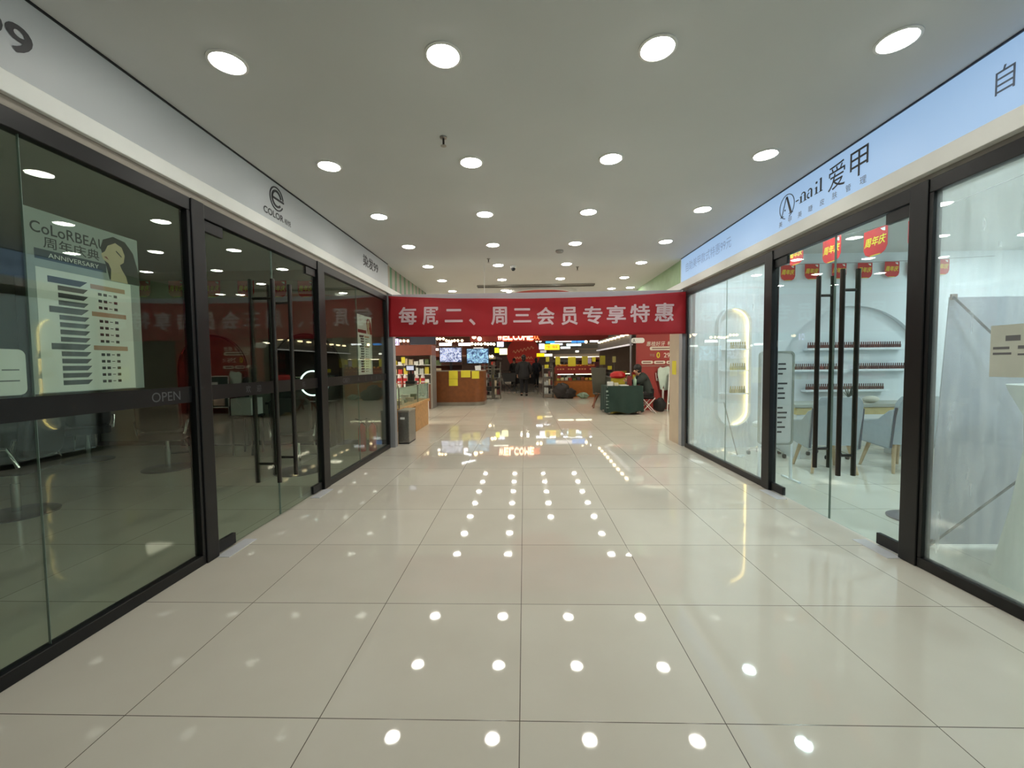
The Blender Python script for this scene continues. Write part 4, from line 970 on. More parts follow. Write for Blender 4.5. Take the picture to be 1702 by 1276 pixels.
MB().tube([e0+wx*.5+lean, e0+wx*.5+Vector((.1, .55, 0))], .016, 8).build('rear_leg', WHITE, es)
for (a, b, w_, h_, m) in ((.42, .75, .22, .1, PAPER), (.5, .52, .12, .2, PAPER), (.16, .24, .34, .22, mat('tooth_photo', (206, 180, 168), .6, var=.2, scale=12)), (.1, .47, .42, .035, mat('tan_line', (180, 160, 140)))):
    p = e0+wx*a+lean*b+nn*.016; MB().add([p, p+wx*w_/.75, p+wx*w_/.75+lean*h_, p+lean*h_], [(0,1,2,3)]).build('picture', m, es)
tf = thing('tooth_figure', 'pale rounded tooth-shaped cut-out standing behind the easel board', 'display figure', (4.08, 12.3, 0))
tp = [(-.16, 1.22), (-.09, 1.28), (-.02, 1.25), (.05, 1.27), (.15, 1.3), (.2, 1.2), (.19, 1.0), (.15, .8), (.12, .6), (.03, .58), (0, .72), (-.04, .6), (-.09, .62), (-.12, .8), (-.17, 1.05)]
MB().prism(tp, (4.08, 12.33, 0), (1,0,0), (0,0,1), (0,.05,0)).build('cut_out', mat('mint_white', (196, 214, 204), .6), tf, bevel=.01); MB().box(4.05, 12.35, 0, 4.1, 12.38, .64).build('support', WHITE, tf); MB().box(3.98, 12.3, 0, 4.2, 12.43, .02).build('foot', WHITE, tf)
wf = thing('wall_hook', 'small white wire hook frame on the red promotion wall beside the seated back', 'hook', (4.02, 12.42, .85))
MB().tube([(3.88, 12.41, 1.1), (3.9, 12.41, .88), (4.12, 12.41, .86), (4.14, 12.41, 1.08)], .018, 8).build('wire', mat('pinkish_white', (214, 190, 186), .6), wf); MB().box(3.9, 12.42, .9, 3.94, 12.449, .94).build('mount', WHITE, wf)
dc2 = thing('folding_chair', 'grey cloth folding chair with wooden legs left of the green table', 'chair', (2.42, 13.5, 0))
GC = mat('grey_green_cloth', (88, 88, 78), .8)
MB().prism([(-.22, .45), (.14, .42), (.2, 1.25), (-.28, 1.28)], (2.42, 13.4, 0), (1,0,0), (0,0,1), (0,.05,0)).build('back_cloth', GC, dc2); MB().box(2.2, 13.1, .42, 2.6, 13.45, .45).build('seat', GC, dc2)
for a, b in (((2.15, 13.05), (2.3, 13.4)), ((2.62, 13.05), (2.5, 13.4)), ((2.2, 13.5), (2.32, 13.1)), ((2.66, 13.5), (2.54, 13.1))): MB().bar((*a, 0), (*b, .46), .045).build('leg', mat('reddish_wood', (120, 72, 46), .5), dc2)

# ------------------------------------------------------------------ market stall with striped awning, right
sl = thing('market_stall', 'market stall with a dark slatted canopy and dotted lamps on the right', 'stall', (3.9, 15.5, 0))
SLAT = mat('grey_slats', (88, 84, 82), .6, var=.2, scale=30)
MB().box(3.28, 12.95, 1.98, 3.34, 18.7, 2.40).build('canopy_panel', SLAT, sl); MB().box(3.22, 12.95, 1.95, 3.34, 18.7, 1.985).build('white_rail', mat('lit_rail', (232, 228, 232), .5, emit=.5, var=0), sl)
MB().box(3.34, 12.95, 2.3, 7.5, 18.7, 2.4).build('canopy_top', SLAT, sl); MB().box(6.2, 12.95, 0, 6.3, 18.7, 2.3).build('rear_wall', mat('stall_rear', (104, 78, 70), .7), sl); MB().box(3.34, 18.6, 0, 6.2, 18.7, 2.3).build('end_wall', mat('stall_end', (112, 96, 84), .7), sl)
for i in range(9):
    y = 13.3+.6*i; MB().box(3.20, y-.09, 2.27, 3.279, y+.09, 2.32).build('canopy_lamp', WARM, sl)
for y in (14.2, 16.4): MB().box(4.7, y, 2.26, 4.8, y+1.2, 2.299).build('stall_fill_lamp', mat('stall_fill_tube', (255, 244, 226), .5, emit=14, ecol=(255, 240, 214), var=0), sl)  # added tubes under the canopy that brighten the stall goods
cn2 = thing('stall_counter', 'grey-green counter with chilled goods under the slatted canopy', 'counter', (3.6, 15.6, 0))
MB().box(3.42, 13.6, 0, 4.1, 18.2, .82).build('body', mat('grey_green_counter', (96, 104, 92), .5, var=.1), cn2); MB().box(3.38, 13.55, .82, 4.12, 18.25, .86).build('worktop', STEEL, cn2)
MB().box(3.44, 13.6, .86, 3.455, 18.2, 1.12).build('glass_guard', CASE, cn2)
random.seed(11)
GOODC = [mat('good_%d' % i, c, .6) for i, c in enumerate(((214, 196, 70), (188, 60, 50), (120, 62, 60), (206, 190, 160), (92, 110, 70), (210, 150, 70), (196, 200, 196), (86, 66, 96)))]
for i in range(16):
    y = 13.75+.28*i; h_ = random.uniform(.08, .24); small('goods_pack', 'small packed goods standing on the grey-green stall counter', 'packaged goods', MB().box(3.6, y, .861, 3.6+random.uniform(.15, .3), y+.2, .861+h_), GOODC[i % 8], 'packed goods on the stall counter')
rk = thing('bottle_rack', 'brown bottle shelf inside the stall under the slatted canopy', 'shelf', (5.9, 15.6, 0))
MB().box(5.7, 13.4, 0, 6.15, 18.2, .9).build('base', mat('rack_brown', (96, 62, 46), .6), rk)
for z in (.9, 1.3, 1.7): MB().box(5.7, 13.4, z, 6.15, 18.2, z+.03).build('shelf_board', mat('rack_brown', (96, 62, 46)), rk)
pb = MB().lathe([(.05, 0), (.055, .02), (.055, .18), (.022, .25), (.022, .3)], n=8).build('sauce_bottle', mat('dark_red_bottle', (128, 52, 44), .3)); used = False
for zi, z in enumerate((.93, 1.33, 1.73)):
    for i in range(18):
        o = pb if not used else pb.copy()
        if used: COL.objects.link(o)
        used = True; o.location = (5.8, 13.6+.25*i, z); tag(o, 'dark red bottle on the %s shelf of the stall rack' % ('lower', 'middle', 'upper')[zi], 'bottle', 'bottles on the %s stall shelf' % ('lower', 'middle', 'upper')[zi])
def tagsign(u0, v0, u1, v1, D, label, m=YELLOW, group=None, stem=True, zbase=None, name='price_sign', cat='price sign'):
    a, b = at(u0, v0, D), at(u1, v1, D)
    r = thing(name, label, cat, ((a.x+b.x)/2, D, b.z), group=group)
    MB().box(a.x, D-.008, b.z, b.x, D+.008, a.z).build('card', m, r, bevel=.004)
    if stem and zbase is not None and b.z > zbase+.02: MB().tube([((a.x+b.x)/2, D, zbase), ((a.x+b.x)/2, D, b.z)], .008, 6).build('stem', STEEL, r)
    return r
tagsign(997, 591, 1006, 606, 18.15, 'yellow price card at the left of the grey-green stall counter', mat('dull_yellow', (196, 186, 60), .6), zbase=.87); tagsign(1018, 592, 1023.5, 602, 16.5, 'pale yellow price card in the middle of the stall counter', mat('beige_card', (200, 190, 120), .6), zbase=.87)
tagsign(1010, 608, 1017, 614, 17.1, 'bright yellow card low at the left of the stall counter', YELLOW, zbase=.87)

# ------------------------------------------------------------------ produce counter, centre right
pc = thing('produce_counter', 'wooden produce counter with a red lettered header strip', 'counter', (2.1, 17.6, 0))
MB().box(1.3, 17.35, 0, 2.94, 18.2, .66).build('wooden_base', mat('orange_wood', (168, 98, 34), .5, var=.12, scale=8), pc)
MB().box(1.3, 17.36, .66, 2.94, 18.2, .70).build('deck', WOODD, pc); MB().box(1.3, 17.37, .70, 2.94, 17.385, .99).build('glass_front', CASE, pc)
MB().box(1.28, 17.33, .99, 2.96, 17.42, 1.29).build('header_strip', mat('dark_red_strip', (134, 28, 24), .5), pc); MB().box(1.3, 17.42, 1.0, 2.94, 18.2, 1.27).build('top_bin', WOODD, pc)
for x in (1.3, 2.9): MB().box(x, 17.4, .7, x+.04, 18.18, 1.0).build('side_post', WOODD, pc)
t = MB()
for i in range(14): 
    if i % 4 != 3: t.box(1.36+.112*i, 17.324, 1.15, 1.36+.112*i+.07, 17.329, 1.2)
t.build('header_print', mat('gold_print', (206, 150, 90), .6), pc)['kind'] = 'stuff'
for i in range(2): MB().box(1.4+.75*i, 17.45, .94, 2.05+.75*i, 17.5, .97).build('case_lamp', mat('case_light', (255, 240, 210), .5, emit=6, ecol=(255, 236, 200), var=0), pc)
random.seed(21)
for i in range(9): small('food_tray', 'small food tray behind the glass of the wooden produce counter', 'tray', MB().box(1.36+.17*i, 17.55, .701, 1.36+.17*i+.13, 17.9, .74+random.uniform(.02, .1)), GOODC[(i*3) % 8], 'food trays in the produce counter')
fr_ = MB().ball((0,0,.05), .05, n=8, m=6).build('fruit', mat('orange_fruit', (226, 140, 50), .5)); used = False
for i in range(28):
    o = fr_ if not used else fr_.copy()
    if used: COL.objects.link(o)
    used = True; o.location = (1.36+.057*i, 17.5+.12*(i % 3), 1.272); tag(o, 'orange fruit piled on top of the wooden produce counter', 'fruit', 'fruit on the produce counter')
for k, (u0, v0, u1, v1, m, lb) in enumerate(((923, 593, 931, 606, YELLOW, 'yellow framed price board at the left end of the produce counter'), (944, 593, 957, 609, YELLOW, 'large double yellow price board in the middle of the produce counter'), (967, 592, 977, 606, mat('dull_yellow', (196, 186, 60)), 'dull yellow price board right of the dark gap on the produce counter'), (977, 595, 983, 604, mat('lilac_card', (190, 178, 220), .6), 'lilac price board on the right of the produce counter'), (984, 593, 990, 601, YELLOW, 'small yellow price board at the right end of the produce counter'))):
    tagsign(u0, v0, u1, v1, 17.46, lb, m, zbase=1.28)
small('rubbish_bags', 'dark heap of bags on the floor before the produce counter', 'bags', MB().lump((1.5, 16.85, .3), .34, 1.0, .7, .95, 1, .16).lump((1.78, 16.8, .2), .28, 1.15, .7, .75, 2.4, .18), mat('dark_bag', (44, 38, 36), .6, var=.3, bump=.5, scale=7), None, 3.0)
small('green_bag', 'pale green bag lying right of the dark heap of bags', 'bag', MB().lump((2.36, 16.8, .12), .2, 1.1, .7, .6, 4, .2), mat('pale_green_bag', (140, 160, 140), .6))
# silver wire racks with goods beside the walkway
def rack(label, x0, x1, y, h_, group):
    r = thing('wire_rack', label, 'rack', ((x0+x1)/2, y, 0), group=group)
    for x in (x0, x1):
        for dy in (0, .4): MB().tube([(x, y+dy, 0), (x, y+dy, h_)], .022, 6).build('post', STEEL, r)
    for z in (.15, .5, .85, 1.2):
        if z < h_: MB().box(x0, y, z, x1, y+.4, z+.025).build('shelf', STEEL, r)
    return r
rack('silver wire rack of dark goods beside the brown service desk', -1.24, -.98, 16.9, 1.5, 'wire racks by the service desk')
rack('second silver wire rack, squeezed between brown desk and walkway', -1.62, -1.32, 16.9, 1.4, 'wire racks by the service desk')
rack('silver wire rack left of the wooden produce counter', .78, 1.18, 17.2, 1.35, 'wire racks by the produce counter')
random.seed(8)
for x0, n, y in ((-1.62, 3, 16.9), (-1.24, 3, 16.9), (.8, 4, 17.2)):
    side = 'brown service desk' if x0 < 0 else 'wooden produce counter'
    for z in (.175, .525, .875):
        for i in range(n):
            hh = random.uniform(.1, .27); small('goods_pack', 'small packaged item on the silver rack by the ' + side, 'packaged goods', MB().box(x0+.03+.085*i, y+.05, z+.001, x0+.03+.085*i+.07, y+.35, z+hh), [DARK, mat('grey_pack', (150, 146, 140)), GOODC[3], GOODC[2], GOODC[6]][random.randrange(5)], 'packaged items on the racks by the ' + side)

# ------------------------------------------------------------------ brown service desk, monitors, kiosk, left
sdk = thing('service_desk', 'dark brown curved service desk with yellow papers at the left of the market', 'desk', (-2.6, 14.3, 0))
poly = [(-3.72, 14.22), (-1.75, 14.22)] + [(-1.75+.36*math.sin(a), 14.58-.36*math.cos(a)) for a in [PI/2*i/8 for i in range(1, 9)]] + [(-1.39, 15.2), (-1.7, 15.2), (-1.75, 14.75), (-3.72, 14.75)]
MB().prism(poly, (0,0,.12), (1,0,0), (0,1,0), (0,0,1.06)).build('body', WOODD, sdk); MB().prism([(x*1.0, y-.02 if y < 14.3 else y) for x, y in poly], (0,0,1.18), (1,0,0), (0,1,0), (0,0,.03)).build('worktop', mat('pale_edge', (150, 140, 126), .4), sdk); MB().prism(poly, (0,.01,0), (1,0,0), (0,1,0), (0,0,.12)).build('plinth', mat('steel_plinth', (150, 146, 138), .35, metal=.6), sdk)
for (u0, v0, u1, v1, lb) in ((746, 616, 761, 629, 'upper of two stacked yellow papers on the brown service desk'), (746, 629.5, 761, 641, 'lower of two stacked yellow papers on the brown service desk'), (766, 614.5, 782, 627, 'middle yellow paper hanging over the brown service desk edge'), (784, 616.5, 796.5, 629, 'rightmost yellow paper on the brown service desk')):
    a, b = at(u0, v0, 14.2), at(u1, v1, 14.2); small('paper_sheet', lb, 'paper', MB().box(a.x, 14.196, b.z, b.x, 14.2, min(a.z, 1.21)), YELLOW)
a = at(795, 617, 14.35); small('sign_card', 'tilted white card standing on the brown service desk', 'card', MB().add([(a.x-.1, 14.33, 1.212), (a.x+.09, 14.33, 1.212), (a.x+.08, 14.42, 1.38), (a.x-.13, 14.42, 1.36), (a.x-.1, 14.335, 1.212), (a.x+.09, 14.335, 1.212), (a.x+.08, 14.425, 1.38), (a.x-.13, 14.425, 1.36)], [(0,1,2,3), (7,6,5,4), (0,4,5,1), (1,5,6,2), (2,6,7,3), (3,7,4,0)]), PAPER)
SCR = screen_mat('screen_picture', (40, 56, 92), (196, 206, 238), 1.0, 5); SCR2 = screen_mat('screen_picture_blue', (36, 62, 104), (150, 196, 226), .9, 4)
def monitor(u0, v0, u1, v1, D, m, label):
    a, b = at(u0, v0, D), at(u1, v1, D); cx = (a.x+b.x)/2
    r = thing('monitor', label, 'screen', (cx, D, 0)); MB().box(a.x-.03, D, b.z-.03, b.x+.03, D+.05, a.z+.03).build('housing', DARK, r, bevel=.006)
    MB().box(a.x, D-.004, b.z, b.x, D, a.z).build('screen', m, r)
    MB().box(cx-.05, D+.02, .9, cx+.05, D+.06, b.z).build('stem', DARK, r); return r
monitor(731, 578, 767, 601, 16.3, SCR, 'left of two large lit screens behind the brown service desk')
monitor(776, 580, 812, 603, 16.3, SCR2, 'right of two large lit screens behind the brown service desk')
bk_ = thing('back_cabinet', 'dark brown cabinet under the two lit screens', 'cabinet', (-2.5, 16.3, 0)); MB().box(-3.6, 16.15, 0, -1.7, 16.7, .9).build('body', mat('very_dark_wood', (58, 40, 30), .5, var=.1), bk_); MB().box(-3.62, 16.12, .86, -1.68, 16.7, .9).build('top', mat('very_dark_wood', (58, 40, 30)), bk_)
# kiosk showcase by the passage, left
kk = thing('showcase_counter', 'wooden showcase counter with a glass top case just inside the passage', 'counter', (-2.6, 8.7, 0))
MB().box(-2.95, 8.7, 0, -2.30, 9.85, .55).build('wooden_base', WOODL, kk, bevel=.004); MB().box(-3.0, 7.5, .55, -2.275, 9.9, .615).build('board', WOODL, kk, bevel=.004)
for (x0, y0, x1, y1) in ((-2.30, 7.55, -2.292, 9.85), (-2.95, 7.55, -2.942, 9.85), (-2.942, 7.55, -2.30, 7.558), (-2.942, 9.842, -2.30, 9.85)): MB().box(x0, y0, .615, x1, y1, .985).build('case_glass', CASE, kk)
MB().box(-2.96, 7.54, .985, -2.285, 9.86, .995).build('case_top', CASE, kk)
for x, y in ((-2.3, 7.55), (-2.3, 9.84), (-2.3, 8.9)): MB().box(x-.008, y-.008, .615, x+.008, y+.008, .985).build('case_post', STEEL, kk)
random.seed(4)
for i in range(8): small('jar', 'small pale item inside the glass showcase counter', 'showcase item', MB().box(-2.75+.08*(i % 3), 7.68+.26*i, .616, -2.6+.08*(i % 3), 7.84+.26*i, .616+random.uniform(.05, .14)), [PAPER, GOODC[4], GOODC[3]][i % 3], 'items in the glass showcase')
bn = thing('waste_bin', 'brushed steel waste bin in front of the showcase counter by the grey post', 'bin', (-2.165, 7.56, 0))
MB().box(-2.265, 7.335, .02, -2.065, 7.79, .57).build('body', STEEL, bn, bevel=.01); MB().box(-2.27, 7.33, .57, -2.06, 7.795, .605).build('lid', mat('bin_lid', (170, 164, 152), .35, metal=.7), bn, bevel=.008); MB().box(-2.26, 7.34, 0, -2.07, 7.785, .02).build('base', DARK, bn); MB().box(-2.22, 7.331, .44, -2.14, 7.3345, .48).build('sticker', PAPER, bn)
ps = thing('till', 'black till with a small lit screen standing on the glass showcase', 'cash register', (-2.5, 9.2, .995))
a = at(683, 620, 9.2); MB().box(a.x-.1, 9.1, .996, a.x+.11, 9.3, 1.06).build('base', DARK, ps, bevel=.01); MB().box(a.x-.07, 9.17, 1.06, a.x+.07, 9.24, 1.22).build('printer_body', DARK, ps, bevel=.01); MB().box(a.x-.02, 9.2, 1.22, a.x+.02, 9.22, 1.3).build('stem', DARK, ps); MB().box(a.x-.11, 9.18, 1.28, a.x+.11, 9.21, 1.41).build('screen_housing', DARK, ps, bevel=.004); MB().box(a.x-.09, 9.176, 1.30, a.x+.07, 9.18, 1.39).build('screen', mat('till_screen', (200, 206, 226), .3, emit=.7, ecol=(206, 212, 236), var=0), ps)
# wall cabinet behind the kiosk with goods
wc2 = thing('wall_display', 'tall display cabinet of goods on the left behind the glass showcase', 'cabinet', (-4.4, 13.2, 0))
MB().box(-5.6, 13.3, 0, -3.0, 13.9, .8).build('base', mat('display_brown', (110, 70, 50), .5), wc2); MB().box(-5.6, 13.85, .8, -3.0, 13.9, 1.75).build('back', mat('display_back', (186, 168, 158), .6), wc2)
for z in (.8, 1.1, 1.4): MB().box(-5.6, 13.3, z, -3.0, 13.85, z+.02).build('shelf', WHITE, wc2)
MB().box(-5.65, 13.25, 1.72, -2.95, 13.9, 2.05).build('header', mat('header_red', (128, 62, 44), .5), wc2); MB().box(-3.0, 13.25, 0, -2.95, 13.9, 1.72).build('side', mat('grey_side', (128, 124, 120), .5), wc2)
random.seed(9)
for zi, z in enumerate((.821, 1.121, 1.421)):
    for i in range(14): small('goods_pack', 'small boxed product on the %s shelf of the tall left display cabinet' % ('lowest', 'middle', 'top')[zi], 'packaged goods', MB().box(-5.5+.175*i, 13.45, z, -5.5+.175*i+.13, 13.6, z+random.uniform(.1, .24)), GOODC[random.randrange(8)] if random.random() < .6 else PAPER, 'products on the %s shelf of the left display' % ('lowest', 'middle', 'top')[zi])
sb = MB().lathe([(.045, 0), (.05, .02), (.05, .16), (.02, .23)], n=10).build('shampoo_bottle', mat('white_bottle', (226, 220, 220), .35)); lbm = MB().lathe([(.0515, .05), (.0515, .13)], n=10).build('label', mat('red_label', (186, 40, 50), .5)); lbm.parent = sb; CH[sb.name] = [lbm]
rk2 = small('low_shelf', 'low white shelf holding a row of bottles behind the glass showcase', 'shelf', MB().box(-4.0, 10.7, 0, -2.55, 11.0, .94), WHITE)
for i in range(9):
    o = sb if i == 0 else copy_tree(sb); o.location = (-3.9+.155*i, 10.85, .941); tag(o, 'white bottle with a red label in the row behind the till', 'bottle', 'white and red bottles behind the till')
tagsign(667, 593.5, 673.5, 603.5, 10.96, 'yellow price card standing above the red and white bottles', YELLOW, zbase=.941)
# trolley behind the desk
tc_ = thing('shopping_trolley', 'dark wheeled shopping trolley left of the walking person', 'trolley', (-.78, 21.6, 0))
DG = mat('dark_grey_metal', (56, 56, 58), .5, metal=.5)
MB().prism([(-.3, .5), (.3, .5), (.36, .95), (-.36, .95)], (-.78, 21.4, 0), (1,0,0), (0,0,1), (0,.7,0)).build('basket', DG, tc_)
for s in (-1, 1):
    MB().tube([(-.78+s*.3, 21.45, .5), (-.78-s*.1, 21.5, .06)], .02, 6).build('leg', DG, tc_); MB().tube([(-.78+s*.3, 22.0, .5), (-.78+s*.28, 22.05, .06)], .02, 6).build('leg', DG, tc_)
    MB().ball((-.78-s*.1, 21.5, .05), .05, .5, 1, 1).build('wheel', DARK, tc_); MB().ball((-.78+s*.28, 22.05, .05), .05, .5, 1, 1).build('wheel', DARK, tc_)
MB().tube([(-1.12, 22.15, 1.05), (-.44, 22.15, 1.05)], .02, 8).build('handle', DARK, tc_)
# gondolas behind
def gondola(label, x0, x1, y0, y1, h_, mcol, group):
    r = thing('shelf_unit', label, 'shelving', ((x0+x1)/2, (y0+y1)/2, 0), group=group)
    MB().box(x0, y0, 0, x1, y1, .25).build('base', DG, r); MB().box((x0+x1)/2-.03, y0, .25, (x0+x1)/2+.03, y1, h_).build('spine', mcol, r)
    for k in range(4): MB().box(x0, y0, .25+k*(h_-.3)/4, x1, y1, .28+k*(h_-.3)/4).build('shelf', STEEL, r)
    MB().box(x0, y0, h_-.02, x1, y1, h_+.12).build('top_sign', mcol, r)
    return r
RB = mat('rack_rust', (128, 62, 44), .6); GB = mat('rack_grey', (104, 104, 104), .6)
for i, (x0, x1, y0, y1, h_, m, lb) in enumerate(((-2.3, -1.5, 22, 29, 1.7, GB, 'grey shelf unit left of the walkway beyond the racks'), (-4.6, -3.8, 19, 28, 1.8, RB, 'rust-coloured shelf unit behind the lit screens'), (-7.2, -6.4, 16, 26, 1.8, GB, 'grey shelf unit at the far left of the market'), (1.6, 2.4, 21, 29, 1.5, GB, 'grey shelf unit right of the walkway behind the produce counter'), (3.4, 4.2, 20.5, 29, 1.6, RB, 'rust-coloured shelf unit beyond the market stall'))):
    gondola(lb, x0, x1, y0, y1, h_, m, 'market shelf units')
    for k in range(4):
        for j in (0, 2):
            zz = .2801+k*(h_-.3)/4; small('goods_pack', 'coloured pack at the near end of the ' + lb.split(' unit')[0] + ' unit ' + ' '.join(lb.split(' unit ')[1].split()[:4]), 'packaged goods', MB().box(x0+.05+.25*j, y0+.02, zz, x0+.25+.25*j, y0+.3, zz+.22), GOODC[random.randrange(8)], 'packs on the ' + lb)
def shopfront(x0, x1, y, z0, z1, m, label, lines):
    r = thing('shop_fascia', label, 'shop front', ((x0+x1)/2, y, 0)); MB().box(x0, y, z0, x1, y+.2, z1).build('fascia_board', m, r); MB().box(x0, y+1.4, 0, x1, y+1.5, z0).build('rear_wall', mat('dim_rear', (74, 58, 52), .7), r)
    for x in (x0, x1-.2): MB().box(x, y, 0, x+.2, y+.2, z0).build('pillar', m, r)
    for i in range(lines): MB().box(x0, y-.01, z0+.15+(z1-z0-.2)*i/lines, x1, y, z0+.2+(z1-z0-.2)*i/lines).build('board_line', mat('board_line', (170, 150, 132), .6), r)
    MB().box(x0+.3, y-.1, z0-.06, x1-.3, y, z0).build('strip_lamp', mat('front_strip', (255, 240, 214), .5, emit=4, ecol=(255, 238, 208), var=0), r)
shopfront(-9.5, -2.6, 30.5, 1.9, 4.2, mat('rust_front', (120, 62, 46), .6, var=.2), 'rust-brown shop front closing the left of the market hall', 3)
shopfront(1.9, 9.5, 30.5, 1.9, 4.0, mat('grey_slat_front', (112, 106, 98), .6, var=.25, scale=20), 'grey slatted shop front closing the right of the market hall', 5)
# red entrance header with lit letters, and the round red promotion board
ah = thing('header_sign', 'red header rail with lit WELCOME letters hanging above the walkway', 'sign', (.5, 19.4, 2.5))
ctr = at(895, 482, 19.4)
MB().box(ctr.x-3.2, 19.42, 2.46, ctr.x+3.2, 19.5, 3.1).build('letter_rail', mat('rail_red', (140, 36, 30), .5), ah)
LETW = mat('lit_letters', (255, 236, 200), .5, emit=5, ecol=(255, 226, 180), var=0); LETO = mat('lit_orange_letter', (255, 150, 90), .5, emit=2.4, ecol=(255, 132, 70), var=0)
k = 19.3/F_PX
for i, ch in enumerate('WELCOME'):
    c = at(830.5+8.6*i, 559.5, 19.3); t = MB(); text_to(t, ch, (c.x, 19.37, c.z+.02), (1,0,0), (0,0,1), w_=7.2*k, h_=11*k, bold=.02); o = t.build('letter', LETW, ah); qq = o.modifiers.new('thick', 'SOLIDIFY'); qq.thickness = .05
c = at(891.5, 559.5, 19.3); t = MB(); text_to(t, '欢', (c.x, 19.37, c.z+.02), (1,0,0), (0,0,1), w_=10*k, h_=11*k); o = t.build('letter', LETO, ah); qq = o.modifiers.new('thick', 'SOLIDIFY'); qq.thickness = .05
for x in (-2.6, 2.6): MB().tube([(ctr.x+x, 19.46, 3.1), (ctr.x+x, 19.46, 6.0)], .012, 6).build('hanger', STEEL, ah)
rbd = thing('round_board', 'round red promotion board with looping golden writing at the end of the walkway', 'sign', (0, 30, 0))
c = at(870, 588, 30); rr_ = 27.5*30/F_PX
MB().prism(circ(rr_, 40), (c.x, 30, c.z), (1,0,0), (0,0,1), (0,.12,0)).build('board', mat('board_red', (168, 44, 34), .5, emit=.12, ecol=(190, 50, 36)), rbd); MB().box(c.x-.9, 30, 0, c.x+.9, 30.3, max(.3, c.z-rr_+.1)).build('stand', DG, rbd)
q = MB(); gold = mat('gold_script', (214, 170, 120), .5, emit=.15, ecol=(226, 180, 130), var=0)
random.seed(12)
q.tube([(c.x-.75+.05*i, 29.96, c.z+.12+.02*i*.6+.11*math.sin(i*1.25)) for i in range(31)], .022, 6); q.build('script_line', gold, rbd)
q = MB(); q.tube([(c.x-.65+.05*i, 29.96, c.z-.28+.08*math.sin(i*1.6+1)) for i in range(27)], .02, 6); q.build('script_line', gold, rbd)
for (dz, wd) in ((-.55, 1.3), (-.72, 1.1), (-.88, .9)): MB().box(c.x-wd/2, 29.95, c.z+dz-.03, c.x+wd/2, 29.99, c.z+dz+.03).build('text_line', mat('salmon_line', (196, 112, 88), .5), rbd)
# hanging lightbox signs
def lightsign(u0, v0, u1, v1, D, col, e_, label, depth=.12, cat='lit sign', txt=None, tm=None):
    a, b = at(u0, v0, D), at(u1, v1, D)
    r = thing('hanging_sign', label, cat, ((a.x+b.x)/2, D, b.z))
    nm = 'sign_%d_%d_%d_%s' % (*col, e_); m = mat(nm, col, .5, emit=e_, var=0)
    MB().box(a.x, D, b.z, b.x, D+depth, a.z).build('light_box', m, r)
    for x in (a.x+.05, b.x-.05): MB().tube([(x, D+.06, a.z), (x, D+.06, HC if D < 17.5 else 6.0)], .008, 5).build('hanger', DARK, r)
    if txt:
        t = MB(); kk_ = D/F_PX; text_to(t, txt, ((a.x+b.x)/2, D-.01, (a.z+b.z)/2), (1,0,0), (0,0,1), w_=(b.x-a.x)*.8, h_=(a.z-b.z)*.62, bold=.01); t.build('lettering', tm or LETTER, r)
    return r
